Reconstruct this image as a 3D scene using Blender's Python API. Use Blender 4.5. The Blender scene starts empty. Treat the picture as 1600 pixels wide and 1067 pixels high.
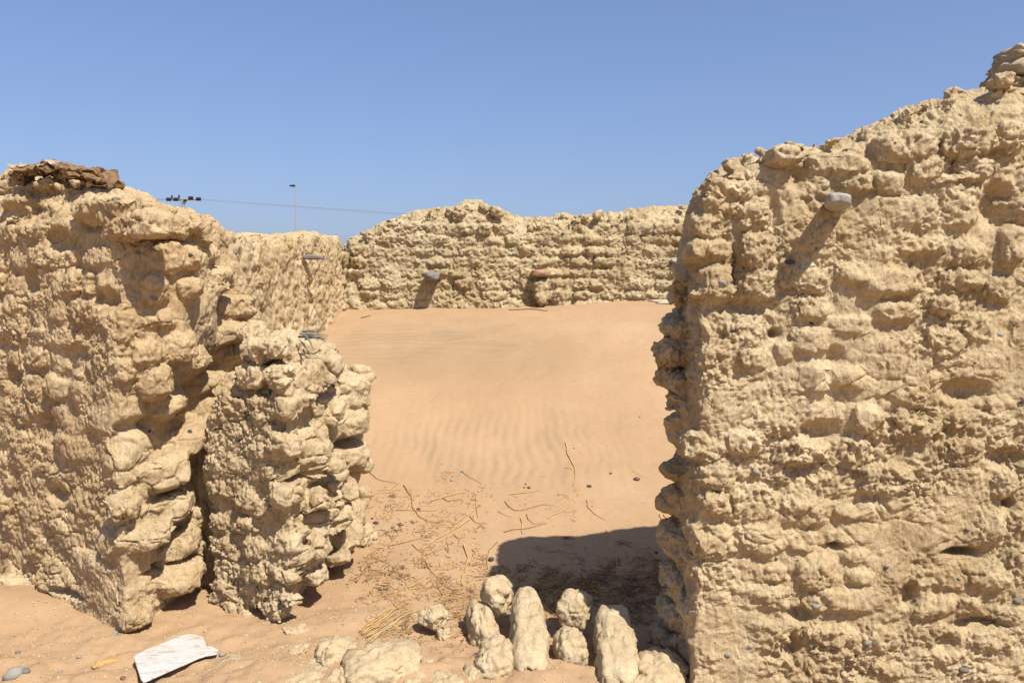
import bpy, math, random, time
import numpy as np
from mathutils import Vector, Matrix
from mathutils.bvhtree import BVHTree
T0 = time.time()
random.seed(7); rng = np.random.default_rng(7)
sc = bpy.context.scene
C = sc.collection

# ------------------------------------------------------------------ camera, sky, sun
F = 1230.0; CAMZ = 1.6; PITCH = math.radians(4.5)
cam_d = bpy.data.cameras.new('camera'); cam = bpy.data.objects.new('camera', cam_d); C.objects.link(cam)
cam_d.sensor_width = 36; cam_d.lens = 36 * F / 1600
cam_d.clip_start = .05; cam_d.clip_end = 12000
cam.location = (0, 0, CAMZ); cam.rotation_euler = (math.radians(90) - PITCH, 0, 0)
sc.camera = cam
sc.render.resolution_x = 1024; sc.render.resolution_y = 682

SUN = Vector((0.355, -0.455, 0.80)).normalized()          # direction to the sun
w = bpy.data.worlds.new('World'); sc.world = w; w.use_nodes = True
nt = w.node_tree; nt.nodes.clear()
sky = nt.nodes.new('ShaderNodeTexSky'); sky.sky_type = 'NISHITA'; sky.sun_disc = False
sky.sun_elevation = math.asin(SUN.z); sky.sun_rotation = math.atan2(SUN.x, SUN.y)
sky.altitude = 0; sky.air_density = 1.0; sky.dust_density = 1.7; sky.ozone_density = 5.0
bg = nt.nodes.new('ShaderNodeBackground'); bg.inputs[1].default_value = 0.106
wo = nt.nodes.new('ShaderNodeOutputWorld')
gm = nt.nodes.new('ShaderNodeGamma'); gm.inputs[1].default_value = .72
tn = nt.nodes.new('ShaderNodeMix'); tn.data_type = 'RGBA'; tn.blend_type = 'MULTIPLY'; tn.inputs[0].default_value = 1; tn.inputs[7].default_value = (1.15, 1.22, 1.52, 1)
nt.links.new(sky.outputs[0], gm.inputs[0]); nt.links.new(gm.outputs[0], tn.inputs[6]); nt.links.new(tn.outputs[2], bg.inputs[0]); nt.links.new(bg.outputs[0], wo.inputs[0])
sd = bpy.data.lights.new('sun', 'SUN'); sd.energy = 5.0; sd.angle = math.radians(.53); sd.color = (1, .955, .88)
so = bpy.data.objects.new('sun', sd); C.objects.link(so)
so.rotation_euler = SUN.to_track_quat('Z', 'Y').to_euler(); so.location = (5, -5, 12)
sc.view_settings.view_transform = 'Standard'; sc.view_settings.look = 'None'
sc.view_settings.exposure = 0.5; sc.view_settings.gamma = 1
sc.view_settings.use_curve_mapping = False
sc.render.engine = 'CYCLES'

# ------------------------------------------------------------------ helpers: photo pixel -> point in the place
cp, sp = math.cos(PITCH), math.sin(PITCH)
def ray(px, py):
    a = (px - 800) / F; b = -(py - 533.5) / F
    return np.array((a, cp + b * sp, -sp + b * cp))
def at(px, py, Y):
    r = ray(px, py); t = Y / r[1]
    return np.array((r[0] * t, Y, CAMZ + r[2] * t))
def hit_line(px, py, p0, p1):                 # vertical plane through two plan points
    r = ray(px, py); d = np.array(p1, float) - np.array(p0, float)
    # r.xy*t = p0 + d*s
    A = np.array(((r[0], -d[0]), (r[1], -d[1])))
    t, s = np.linalg.solve(A, np.array(p0, float))
    return np.array((r[0] * t, r[1] * t, CAMZ + r[2] * t)), s * np.linalg.norm(d)

# ------------------------------------------------------------------ noise
_g = np.random.default_rng(11).normal(size=(256, 3)).astype(np.float32)
_g /= np.linalg.norm(_g, axis=1)[:, None]
def _hash(x, y, z, seed):
    h = (x.astype(np.uint32) * np.uint32(374761393)) ^ (y.astype(np.uint32) * np.uint32(668265263)) ^ (z.astype(np.uint32) * np.uint32(2246822519)) ^ np.uint32((seed * 3266489917) & 0xffffffff)
    h = (h ^ (h >> np.uint32(13))) * np.uint32(1274126177)
    return h ^ (h >> np.uint32(16))
def gn(P, seed=0):
    P = np.asarray(P, np.float32)
    i = np.floor(P).astype(np.int32); f = P - i
    u = f * f * f * (f * (f * 6 - 15) + 10)
    out = np.zeros(len(P), np.float32)
    for dx in (0, 1):
        wx = u[:, 0] if dx else 1 - u[:, 0]
        for dy in (0, 1):
            wy = u[:, 1] if dy else 1 - u[:, 1]
            for dz in (0, 1):
                wz = u[:, 2] if dz else 1 - u[:, 2]
                g = _g[_hash(i[:, 0] + dx, i[:, 1] + dy, i[:, 2] + dz, seed) & np.uint32(255)]
                out += wx * wy * wz * ((f[:, 0] - dx) * g[:, 0] + (f[:, 1] - dy) * g[:, 1] + (f[:, 2] - dz) * g[:, 2])
    return out * 1.5
def fbm(P, o=3, seed=0, gain=.5):
    P = np.asarray(P, np.float32); a = 1; s = 0; k = 1
    for j in range(o):
        s = s + a * gn(P * k + 17.3 * j, seed + j); a *= gain; k *= 2.03
    return s
def worley(P, seed=0):
    P = np.asarray(P, np.float32); i = np.floor(P).astype(np.int32)
    f1 = np.full(len(P), 9, np.float32); f2 = f1.copy()
    for dx in (-1, 0, 1):
        for dy in (-1, 0, 1):
            for dz in (-1, 0, 1):
                c = i + np.array((dx, dy, dz), np.int32)
                h = _hash(c[:, 0], c[:, 1], c[:, 2], seed)
                q = c + np.stack([(h & 1023), (h >> np.uint32(10)) & 1023, (h >> np.uint32(20)) & 1023], 1).astype(np.float32) / 1023
                d = ((q - P) ** 2).sum(1)
                f2 = np.minimum(f2, np.maximum(f1, d)); f1 = np.minimum(f1, d)
    return np.sqrt(f1), np.sqrt(f2)

# ------------------------------------------------------------------ object helpers
def tag(o, label=None, cat=None, group=None, kind=None):
    if label: o['label'] = label
    if cat: o['category'] = cat
    if group: o['group'] = group
    if kind: o['kind'] = kind
    return o
def empty(name, loc, label, cat, group=None):
    o = bpy.data.objects.new(name, None); C.objects.link(o); o.location = loc; o.empty_display_size = .1
    return tag(o, label, cat, group)
def mesh_from(name, V, Fc, smooth=True):
    """V (n,3), Fc (m,k) int array"""
    V = np.asarray(V, np.float32); Fc = np.asarray(Fc, np.int32)
    me = bpy.data.meshes.new(name); k = Fc.shape[1]; m = len(Fc)
    me.vertices.add(len(V)); me.vertices.foreach_set('co', V.ravel())
    me.loops.add(m * k); me.loops.foreach_set('vertex_index', Fc.ravel())
    me.polygons.add(m); me.polygons.foreach_set('loop_start', np.arange(0, m * k, k, dtype=np.int32))
    me.update(calc_edges=True)
    me.polygons.foreach_set('use_smooth', np.full(m, smooth))
    return me
def obj(name, me, mat, parent=None, loc=None):
    o = bpy.data.objects.new(name, me); C.objects.link(o)
    if mat is not None and not me.materials: me.materials.append(mat)
    if parent: o.parent = parent
    if loc is not None: o.location = loc
    return o

# ------------------------------------------------------------------ materials
def new_mat(name):
    m = bpy.data.materials.new(name); m.use_nodes = True; n = m.node_tree.nodes; l = m.node_tree.links
    b = n['Principled BSDF']; b.inputs['Roughness'].default_value = .95
    if 'Specular IOR Level' in b.inputs: b.inputs['Specular IOR Level'].default_value = .15
    return m, n, l, b
def noise_node(n, l, co, scale, detail=4, rough=.55, dist=0):
    t = n.new('ShaderNodeTexNoise'); t.inputs['Scale'].default_value = scale; t.inputs['Detail'].default_value = detail
    t.inputs['Roughness'].default_value = rough; t.inputs['Distortion'].default_value = dist
    l.new(co, t.inputs['Vector']); return t
def ramp(n, l, fac, stops):
    r = n.new('ShaderNodeValToRGB'); e = r.color_ramp.elements
    while len(e) < len(stops): e.new(.5)
    for k, (p, c) in enumerate(stops):
        e[k].position = p; e[k].color = (*c, 1) if len(c) == 3 else c
    l.new(fac, r.inputs[0]); return r
def mixc(n, l, fac, a, b, mode='MIX'):
    m = n.new('ShaderNodeMix'); m.data_type = 'RGBA'; m.blend_type = mode
    if isinstance(fac, float): m.inputs[0].default_value = fac
    else: l.new(fac, m.inputs[0])
    for v, s in ((a, m.inputs[6]), (b, m.inputs[7])):
        if isinstance(v, tuple): s.default_value = (*v, 1)
        else: l.new(v, s)
    return m.outputs[2]
def bumpn(n, l, h, strength, dist, prev=None):
    b = n.new('ShaderNodeBump'); b.inputs['Strength'].default_value = strength; b.inputs['Distance'].default_value = dist
    l.new(h, b.inputs['Height'])
    if prev is not None: l.new(prev, b.inputs['Normal'])
    return b.outputs[0]
def mapped(n, l, sx, sy, sz, rot=(0, 0, 0)):
    tc = n.new('ShaderNodeTexCoord'); mp = n.new('ShaderNodeMapping'); mp.inputs['Scale'].default_value = (sx, sy, sz)
    mp.inputs['Rotation'].default_value = rot
    l.new(tc.outputs['Object'], mp.inputs[0]); return mp.outputs[0]

def mud_material(name, lo, mid, hi, streak=1.0, bstr=1.0, grain=1.0):
    m, n, l, b = new_mat(name)
    co = mapped(n, l, 1, 1, 1)
    big = noise_node(n, l, co, 2.6, 5, .6)
    base = ramp(n, l, big.outputs[0], [(.32, lo), (.5, mid), (.68, hi)]).outputs[0]
    med = noise_node(n, l, co, 24, 6, .65)
    medr = ramp(n, l, med.outputs[0], [(.3, (.80, .79, .77)), (.5, (1, 1, 1)), (.7, (1.09, 1.09, 1.08))]).outputs[0]
    c1 = mixc(n, l, 1.0, base, medr, 'MULTIPLY')
    fine = noise_node(n, l, co, 190, 4, .75)
    finr = ramp(n, l, fine.outputs[0], [(.32, (.52, .48, .43)), (.44, (1, 1, 1)), (.70, (1.13, 1.13, 1.13))]).outputs[0]
    c2 = mixc(n, l, .8 * grain, c1, finr, 'MULTIPLY')
    # dark grit and pale chaff flecks
    v = n.new('ShaderNodeTexVoronoi'); v.inputs['Scale'].default_value = 95; l.new(co, v.inputs['Vector'])
    vr = ramp(n, l, v.outputs['Distance'], [(.0, (1, 1, 1)), (.10, (1, 1, 1)), (.14, (0, 0, 0))]).outputs[0]
    sel = noise_node(n, l, co, 40, 2, .5)
    selr = ramp(n, l, sel.outputs[0], [(.56, (0, 0, 0)), (.60, (1, 1, 1))]).outputs[0]
    g1 = n.new('ShaderNodeMath'); g1.operation = 'MULTIPLY'; l.new(vr, g1.inputs[0]); l.new(selr, g1.inputs[1])
    c3 = mixc(n, l, g1.outputs[0], c2, (.13, .115, .10))
    w1 = noise_node(n, l, mapped(n, l, 1.3, 1.3, 1.0), 1.0, 5, .65, .6)
    c3 = mixc(n, l, ramp(n, l, w1.outputs[0], [(.46, (0, 0, 0)), (.66, (.62, .62, .62))]).outputs[0], c3, mixc(n, l, 1., c3, (.90, .95, 1.02), 'MULTIPLY'))
    w2 = noise_node(n, l, mapped(n, l, 7, 7, 1.6), 1.0, 5, .6, .3)
    c3 = mixc(n, l, ramp(n, l, w2.outputs[0], [(.50, (0, 0, 0)), (.70, (.8, .8, .8))]).outputs[0], c3, mixc(n, l, 1., c3, (.80, .76, .70), 'MULTIPLY'))
    w3 = noise_node(n, l, co, 5.5, 6, .7)
    c3 = mixc(n, l, ramp(n, l, w3.outputs[0], [(.56, (0, 0, 0)), (.70, (.7, .7, .7))]).outputs[0], c3, mixc(n, l, 1., c3, (1.13, 1.12, 1.10), 'MULTIPLY'))
    cost = mapped(n, l, 90, 90, 16, (.25, .15, 0))
    ch = noise_node(n, l, cost, 1.0, 3, .6)
    chr_ = ramp(n, l, ch.outputs[0], [(.30, (.83, .82, .80)), (.48, (1, 1, 1)), (.72, (1.10, 1.09, 1.06))]).outputs[0]
    c4 = mixc(n, l, .7 * streak, c3, chr_, 'MULTIPLY')
    l.new(c4, b.inputs['Base Color'])
    # relief finer than the mesh
    cst = mapped(n, l, 1, 1, .45, (.2, .1, 0))
    n1 = noise_node(n, l, cst, 45, 6, .68, .4); n2 = noise_node(n, l, co, 125, 5, .7)
    nn = bumpn(n, l, n1.outputs[0], .7 * bstr, .017)
    nn = bumpn(n, l, ch.outputs[0], .5 * streak * bstr, .008, nn)
    vc = n.new('ShaderNodeTexVoronoi'); vc.feature = 'DISTANCE_TO_EDGE'; vc.inputs['Scale'].default_value = 17
    wv = n.new('ShaderNodeVectorMath'); wv.operation = 'ADD'; wn = noise_node(n, l, co, 9, 4, .6); ws = n.new('ShaderNodeVectorMath'); ws.operation = 'SCALE'; ws.inputs['Scale'].default_value = .12
    l.new(wn.outputs['Color'], ws.inputs[0]); l.new(co, wv.inputs[0]); l.new(ws.outputs[0], wv.inputs[1]); l.new(wv.outputs[0], vc.inputs['Vector'])
    vcr = ramp(n, l, vc.outputs['Distance'], [(0, (.5, .5, .5)), (.03, (1, 1, 1))]).outputs[0]
    crk = mixc(n, l, ramp(n, l, sel.outputs[0], [(.44, (0, 0, 0)), (.55, (1, 1, 1))]).outputs[0], (1., 1., 1.), vcr)
    nn = bumpn(n, l, crk, .5 * bstr, .008, nn)
    nn = bumpn(n, l, n2.outputs[0], .7 * bstr, .006, nn)
    n3 = noise_node(n, l, co, 330, 3, .7); nn = bumpn(n, l, n3.outputs[0], .6 * bstr, .0035, nn)
    l.new(nn, b.inputs['Normal'])
    return m
MUD_R = mud_material('mud_right', (.42, .305, .163), (.51, .385, .219), (.58, .452, .273))
MUD_L = mud_material('mud_left', (.42, .292, .152), (.495, .357, .197), (.55, .42, .245), streak=1.3)
MUD_P = mud_material('mud_pier', (.42, .306, .163), (.505, .383, .222), (.57, .45, .278))
MUD_B = mud_material('mud_back', (.375, .28, .152), (.455, .35, .20), (.52, .412, .25), streak=.5)
MUD_S = mud_material('mud_side', (.43, .31, .162), (.505, .375, .21), (.555, .42, .248), streak=.5)
MUD_LOOSE = mud_material('mud_loose', (.42, .31, .178), (.49, .375, .222), (.54, .425, .262), streak=.6, bstr=.8)

def stone_material(name, a, b_, sc_=60, band=0):
    m, n, l, b = new_mat(name); b.inputs['Roughness'].default_value = .8
    co = mapped(n, l, 1, 1, 1 + band)
    t = noise_node(n, l, co, sc_, 5, .6)
    l.new(ramp(n, l, t.outputs[0], [(.3, a), (.7, b_)]).outputs[0], b.inputs['Base Color'])
    l.new(bumpn(n, l, t.outputs[0], .6, .006), b.inputs['Normal'])
    return m
ST_GREY = stone_material('stone_grey', (.13, .12, .10), (.25, .235, .20), 55, 3)
ST_PALE = stone_material('stone_pale', (.24, .22, .18), (.40, .37, .31), 55)
ST_DARK = stone_material('stone_dark', (.045, .045, .045), (.11, .105, .10), 90)
ST_RED = stone_material('stone_red', (.15, .075, .05), (.26, .15, .105), 70)
ST_PINK = stone_material('brick_red', (.26, .15, .09), (.38, .24, .145), 30)
ST_OCHRE = stone_material('debris_ochre', (.33, .18, .06), (.55, .34, .13), 90)
STRAW = stone_material('straw', (.38, .22, .075), (.60, .39, .16), 40)
TWIG = stone_material('twig', (.28, .15, .055), (.46, .27, .12), 40)
TWIG_D = stone_material('twig_dark', (.10, .065, .04), (.24, .15, .085), 40)
WOOD_G = stone_material('dry_leaf', (.10, .10, .085), (.25, .235, .19), 25)
FIBRE = stone_material('palm_fibre', (.13, .075, .038), (.30, .185, .095), 45, 6)
FIBRE_P = stone_material('palm_fibre_pale', (.30, .23, .15), (.46, .37, .25), 45, 6)
SALT = stone_material('salt_crust', (.36, .28, .19), (.50, .42, .31), 50)

# ------------------------------------------------------------------ ground
_ky = np.array([-60, 0, 2.8, 3.3, 3.7, 4, 4.5, 5, 5.5, 6, 6.5, 7, 7.5, 8, 8.5, 9, 9.6, 12, 30, 150, 5000.])
_kz = np.array([0, 0, 0, 0, .015, .04, .105, .205, .33, .475, .64, .815, .985, 1.125, 1.225, 1.295, 1.31, 1.2, .8, .3, 0.])
_fy = np.linspace(-5, 15, 2001); _fz = np.interp(_fy, _ky, _kz)
_k = np.hanning(71); _k /= _k.sum(); _fzs = np.convolve(np.pad(_fz, 35, mode='edge'), _k, 'valid')
def ground(x, y, fine=True):
    x = np.atleast_1d(np.asarray(x, float)); y = np.atleast_1d(np.asarray(y, float))
    x, y = np.broadcast_arrays(x, y); sh = x.shape; x = x.ravel(); y = y.ravel()
    z = np.where(np.abs(y - 5) < 9.9, np.interp(y, _fy, _fzs), np.interp(y, _ky, _kz))
    ins = np.clip((y - 4.6) / 3.5, 0, 1) * np.clip((12 - y) / 2, 0, 1)
    z = z + ins * .035 * np.clip(x + .6, -1.6, 1.8) - ins * .02 * np.cos(x * 1.3)
    P = np.stack([x, y, np.zeros_like(x)], 1)
    near = np.clip((3.9 - y) / .8, 0, 1) * (y > -3)
    z += .06 * np.exp(-(((x + 2.62) / .35) ** 2 + ((y - 3.70) / .22) ** 2))           # drift against left wall
    z += .05 * np.exp(-(((x + .55) / .35) ** 2 + ((y - 3.0) / .22) ** 2))          # lumps by the fallen clods
    z += .045 * np.exp(-(((x + 1.02) / .25) ** 2 + ((y - 2.95) / .2) ** 2))
    z += .03 * np.exp(-(((x + .75) / .18) ** 2 + ((y - 3.55) / .14) ** 2))
    z += .05 * np.exp(-(((x - .12) / .45) ** 2 + ((y - 3.02) / .22) ** 2))
    z -= .05 * np.exp(-(((x - .62) / .16) ** 2 + ((y - 3.35) / .3) ** 2))
    z -= .02 * np.exp(-(((x + .0) / .5) ** 2 + ((y - 3.9) / .25) ** 2))
    z += (.012 + .020 * near) * fbm(P * 2.3, 2, 3)
    if fine:
        z += (.003 + .017 * near) * fbm(P * 9, 3, 5) + .0012 * gn(P * 60, 9)
        rug = np.clip((4.3 - y) / .6, 0, 1) * (y > 2)
        z += rug * .004 * np.maximum(fbm(P * 26, 2, 15), 0)
        # wind ripples near the crest: run across
        m1 = np.exp(-((y - 7.9) / .55) ** 2) * np.exp(-((x + 1.05) / .95) ** 4)
        wob = fbm(P * np.array((.9, 2.0, 1)), 2, 21)
        z += m1 * .0075 * np.sin(2 * np.pi * (y * 10 + .55 * x + 1.5 * wob)) * (.7 + .6 * gn(P * 2.2, 30))
        # ripples lower on the slope: run up and down
        m2 = np.exp(-((y - 5.75) / .55) ** 2) * np.exp(-((x + .12) / .95) ** 4)
        z += m2 * .0028 * np.sin(2 * np.pi * (x * 13.0 + .22 * y + .9 * wob)) * (.6 + .9 * gn(P * 3.1, 33))
    return z.reshape(sh)
def gz(x, y): return float(ground(x, y)[0])
def ghit(px, py):
    r = ray(px, py); lo = 1.0; t = np.linspace(1.5, 11, 1400)
    X = r[0] * t; Y = r[1] * t; Z = CAMZ + r[2] * t
    d = Z - ground(X, Y, False); k = np.argmax(d < 0)
    if d[k] >= 0: k = len(t) - 1
    return np.array((X[k], Y[k], gz(X[k], Y[k])))

_tx = np.arange(-3.2, 2.2, .02); _ty = np.arange(2.3, 9.3, .02)
_TX, _TY = np.meshgrid(_tx, _ty); _TC = ground(_TX, _TY, False); _TF = ground(_TX, _TY)
def _tab(T, x, y):
    u = np.clip((np.asarray(x) + 3.2) / .02, 0, len(_tx) - 1.001); v = np.clip((np.asarray(y) - 2.3) / .02, 0, len(_ty) - 1.001)
    i = u.astype(int); j = v.astype(int); a = u - i; b = v - j
    return (T[j, i] * (1 - a) + T[j, i + 1] * a) * (1 - b) + (T[j + 1, i] * (1 - a) + T[j + 1, i + 1] * a) * b
_t = np.linspace(2.3, 11, 500)
def ghit(px, py):
    r = ray(px, py); X = r[0] * _t; Y = r[1] * _t; d = CAMZ + r[2] * _t - _tab(_TC, X, Y); k = int(np.argmax(d < 0))
    if d[k] >= 0: k = len(_t) - 1
    elif k: f = d[k - 1] / (d[k - 1] - d[k]); t = _t[k - 1] + f * (_t[k] - _t[k - 1]); return np.array((r[0] * t, r[1] * t, float(_tab(_TF, np.array(r[0] * t), np.array(r[1] * t)))))
    return np.array((X[k], Y[k], float(_tab(_TF, X[k:k+1], Y[k:k+1])[0])))
def spaced(parts):
    out = []
    for a, b, s in parts: out.append(np.arange(a, b, s))
    return np.unique(np.round(np.concatenate(out + [np.array([parts[-1][1]])]), 4))
xs = np.concatenate([-np.geomspace(5000, 4.2, 26), spaced([(-4.0, -2.2, .05), (-2.2, 1.3, .0142), (1.3, 4.0, .06)]), np.geomspace(4.2, 5000, 26)])
ys = np.concatenate([-np.geomspace(5000, 1.1, 22), spaced([(-1.0, 2.4, .1), (2.4, 4.6, .014), (4.6, 8.9, .020), (8.9, 10, .04)]), np.geomspace(10.2, 5000, 30)])
GX, GY = np.meshgrid(xs, ys); GZ = ground(GX, GY)
nx, ny = len(xs), len(ys)
idx = np.arange(nx * ny).reshape(ny, nx)
gf = np.stack([idx[:-1, :-1], idx[:-1, 1:], idx[1:, 1:], idx[1:, :-1]], -1).reshape(-1, 4)
gme = mesh_from('sand_ground', np.stack([GX.ravel(), GY.ravel(), GZ.ravel()], 1), gf)
# heavy dark mineral grains collected in the ripple troughs
gp = np.stack([GX.ravel(), GY.ravel(), 0 * GX.ravel()], 1)
wob = fbm(gp * np.array((.9, 2.0, 1)), 2, 21)
m1 = np.exp(-((gp[:, 1] - 7.75) / .55) ** 2) * np.exp(-((gp[:, 0] + .85) / .95) ** 4)
m2 = np.exp(-((gp[:, 1] - 5.65) / .5) ** 2) * np.exp(-((gp[:, 0] + .12) / .85) ** 4)
r2 = .5 - .5 * np.sin(2 * np.pi * (gp[:, 0] * 13.0 + .22 * gp[:, 1] + .9 * wob))
r1 = .5 - .5 * np.sin(2 * np.pi * (gp[:, 1] * 10 + .55 * gp[:, 0] + 1.5 * wob))
mineral = m1 * (.28 + .35 * r1) * (1 + gn(gp * 3, 41)) + m2 * (.15 + .6 * r2 ** 1.6) * np.clip(.55 + 1.3 * fbm(gp * np.array((5, 2.2, 1)), 2, 43), 0, 1.4)
mineral += .42 * np.exp(-((gp[:, 1] - 7.2) / .5) ** 2) * np.exp(-((gp[:, 0] + .6) / 1.3) ** 4)
a = gme.attributes.new('mineral', 'FLOAT', 'POINT'); a.data.foreach_set('value', mineral.astype(np.float32))
m, n, l, b = new_mat('sand'); co = mapped(n, l, 1, 1, 1)
big = noise_node(n, l, co, 1.1, 4, .55)
c = ramp(n, l, big.outputs[0], [(.3, (.355, .226, .120)), (.55, (.385, .250, .136)), (.75, (.41, .273, .155))]).outputs[0]
fine = noise_node(n, l, co, 420, 2, .8)
c = mixc(n, l, .85, c, ramp(n, l, fine.outputs[0], [(.28, (.70, .68, .65)), (.46, (1, 1, 1)), (.74, (1.12, 1.11, 1.1))]).outputs[0], 'MULTIPLY')
md = noise_node(n, l, co, 28, 5, .7)
c = mixc(n, l, .6, c, ramp(n, l, md.outputs[0], [(.3, (.88, .87, .86)), (.6, (1, 1, 1)), (.8, (1.05, 1.05, 1.05))]).outputs[0], 'MULTIPLY')
at_ = n.new('ShaderNodeAttribute'); at_.attribute_name = 'mineral'
mm = n.new('ShaderNodeMath'); mm.operation = 'MULTIPLY'; mm.use_clamp = True; l.new(at_.outputs['Fac'], mm.inputs[0]); mm.inputs[1].default_value = .85
c = mixc(n, l, mm.outputs[0], c, (.25, .175, .098))
l.new(c, b.inputs['Base Color'])
nn = bumpn(n, l, md.outputs[0], .25, .012); nn = bumpn(n, l, fine.outputs[0], .45, .0035, nn); l.new(nn, b.inputs['Normal'])
SAND = m
g = obj('ground', gme, SAND); tag(g, kind='structure')

# ------------------------------------------------------------------ wall machinery
def ico(sub=2):
    import bmesh
    bm = bmesh.new(); bmesh.ops.create_icosphere(bm, subdivisions=sub, radius=1)
    V = np.array([v.co[:] for v in bm.verts]); Fc = np.array([[v.index for v in f.verts] for f in bm.faces]); bm.free()
    return V, Fc
IV, IF = ico(3); IV2, IF2 = ico(2); IV4, IF4 = ico(5)
def superell(V, n=3.2):
    r = (np.abs(V) ** n).sum(1) ** (1 / n); return V / r[:, None]
def axes(t, tilt=0, lean=0):
    """rows: along the face, out of the face, up; t = unit plan direction with the outside to its right"""
    t = np.array((t[0], t[1], 0.)); t /= np.linalg.norm(t); nrm = np.array((t[1], -t[0], 0.)); up = np.array((0, 0, 1.))
    a = t * math.cos(tilt) + up * math.sin(tilt); u = up * math.cos(tilt) - t * math.sin(tilt)
    nn_ = nrm * math.cos(lean) + u * math.sin(lean); u2 = u * math.cos(lean) - nrm * math.sin(lean)
    return np.stack([a, nn_, u2])
class Mass:
    def __init__(s): s.V = []; s.F = []; s.n = 0; s.br = []; s.hol = []
    def add(s, V, Fq):
        for q in Fq: pass
        s.V.append(V); s.F.append([tuple(int(i) + s.n for i in q) for q in Fq]); s.n += len(V)
    def lump(s, c, R, S, brick=True, n=3.2, warp=.16):
        V = superell(IV2, n + 1.2)
        V = V * (1 + warp * gn(V * 1.6 + rng.random(3) * 50, 2))[:, None]
        s.add((V * S) @ R + c, IF2)
        if brick: s.br.append((np.array(c), np.array(R), np.array(S)))
    def strip(s, p0, p1, th, Hs, Hz, zmin, shoulder=.12, ridge=.45, step=.05):
        """wall body; front face on the line p0->p1, outside to the right of it, crest height Hz(s)"""
        p0 = np.array(p0, float); p1 = np.array(p1, float); L = np.linalg.norm(p1 - p0); t = (p1 - p0) / L; nr = np.array((t[1], -t[0]))
        N = max(2, int(L / step)); V = []
        for k in range(N + 1):
            q = k / N * L; H = np.interp(q, Hs, Hz); 
            prof = [(0, zmin), (0, .35 * H), (.01, .7 * H), (.02, H - shoulder), (th * ridge * .5, H - shoulder * .35), (th * ridge, H), (th * .8, H - .02), (th, H - .12), (th, zmin)]
            for d, z in prof:
                xy = p0 + t * q - nr * d; V.append((xy[0], xy[1], z))
        m = 9; Fq = []
        for k in range(N):
            for j in range(m):
                a = k * m + j; b_ = k * m + (j + 1) % m; Fq.append((a, a + m, b_ + m, b_))
        Fq.append(tuple(range(m))); Fq.append(tuple(N * m + j for j in range(m - 1, -1, -1)))
        s.add(np.array(V), Fq)
    def loft(s, levels):
        k = len(levels[0][1]); V = []; Fq = []
        for z, pts in levels:
            for p in pts: V.append((p[0], p[1], z))
        for a in range(len(levels) - 1):
            for j in range(k):
                Fq.append((a * k + j, a * k + (j + 1) % k, (a + 1) * k + (j + 1) % k, (a + 1) * k + j))
        Fq.append(tuple(range(k - 1, -1, -1))); Fq.append(tuple((len(levels) - 1) * k + j for j in range(k)))
        s.add(np.array(V), Fq)
    def traced(s, lst, p0, p1, d=.07, prot=.035, face=None):
        """bricks given by their outline box in the photo, standing in the face p0->p1"""
        t = np.array(p1, float) - np.array(p0, float); t /= np.linalg.norm(t)
        nr = np.array((t[1], -t[0], 0.))
        for e in lst:
            px, py, w_, h_ = e[:4]; tilt = math.radians(e[4]) if len(e) > 4 else random.uniform(-.06, .06)
            pr = .66 * e[5] if len(e) > 5 else prot * random.uniform(.55, 1.35)
            P, q = hit_line(px, py, p0, p1)
            A, _ = hit_line(px - w_ / 2, py, p0, p1); B, _ = hit_line(px + w_ / 2, py, p0, p1)
            hw = np.linalg.norm((B - A)[:2]) / 2; hh = h_ / 2 * math.hypot(P[0], P[1]) / F
            if face is not None:              # brick ends standing out of a broken end, at their own angle
                f_ = np.array(face, float); f_ /= np.linalg.norm(f_); ja = random.uniform(-.25, .25); f_ = np.array((f_[0] * math.cos(ja) - f_[1] * math.sin(ja), f_[0] * math.sin(ja) + f_[1] * math.cos(ja)))
                nb_ = np.array((f_[1], -f_[0], 0.)); hw = min(hw, w_ / 2 * math.hypot(P[0], P[1]) / F)
                s.lump(P + nr * (pr + .012) - nb_ * d * .9, axes(f_, tilt, random.uniform(-.2, .2)), (hw * .97, d, hh * .97), n=2.8, warp=.28); continue
            R = axes(t, tilt, random.uniform(-.12, .12))
            s.lump(P + nr * (pr - d), R, (hw * .97, d, hh * .97))
    def courses(s, p0, p1, L0, L1, zmin, Hf, bw=.24, bh=.125, d=.06, prot=.03, skew=0., gap=.006, keep=1., jit=1.):
        p0 = np.array(p0, float); p1 = np.array(p1, float); t = (p1 - p0) / np.linalg.norm(p1 - p0); nr = np.array((t[1], -t[0], 0.))
        taken = [(np.array(c), np.array(S)) for c, R, S in s.br]
        z = zmin; row = 0
        while z < 3:
            h = bh * random.uniform(.85, 1.15); q = L0 + random.uniform(-.15, .05)
            while q < L1:
                wd = bw * random.uniform(.65, 1.25); qc = q + wd / 2; zc = z + h / 2 + skew * (qc - L0) + .012 * jit * random.uniform(-1, 1)
                q += wd
                if zc + h * .4 > Hf(qc) or random.random() > keep: continue
                c = np.array((p0[0] + t[0] * qc, p0[1] + t[1] * qc, zc))
                if any(abs((c - tc) @ np.array((t[0], t[1], 0))) < (ts[0] + wd / 2) * .72 and abs(c[2] - tc[2]) < (ts[2] + h / 2) * .72 and np.linalg.norm((c - tc)[:2]) < .4 for tc, ts in taken): continue
                pr = prot * random.uniform(.2, 1.5)
                s.lump(c + nr * (pr - d), axes(t, random.uniform(-.06, .06) * jit, random.uniform(-.14, .14)), (wd / 2 - gap, d, h / 2 - gap))
            z += h; row += 1
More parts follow.
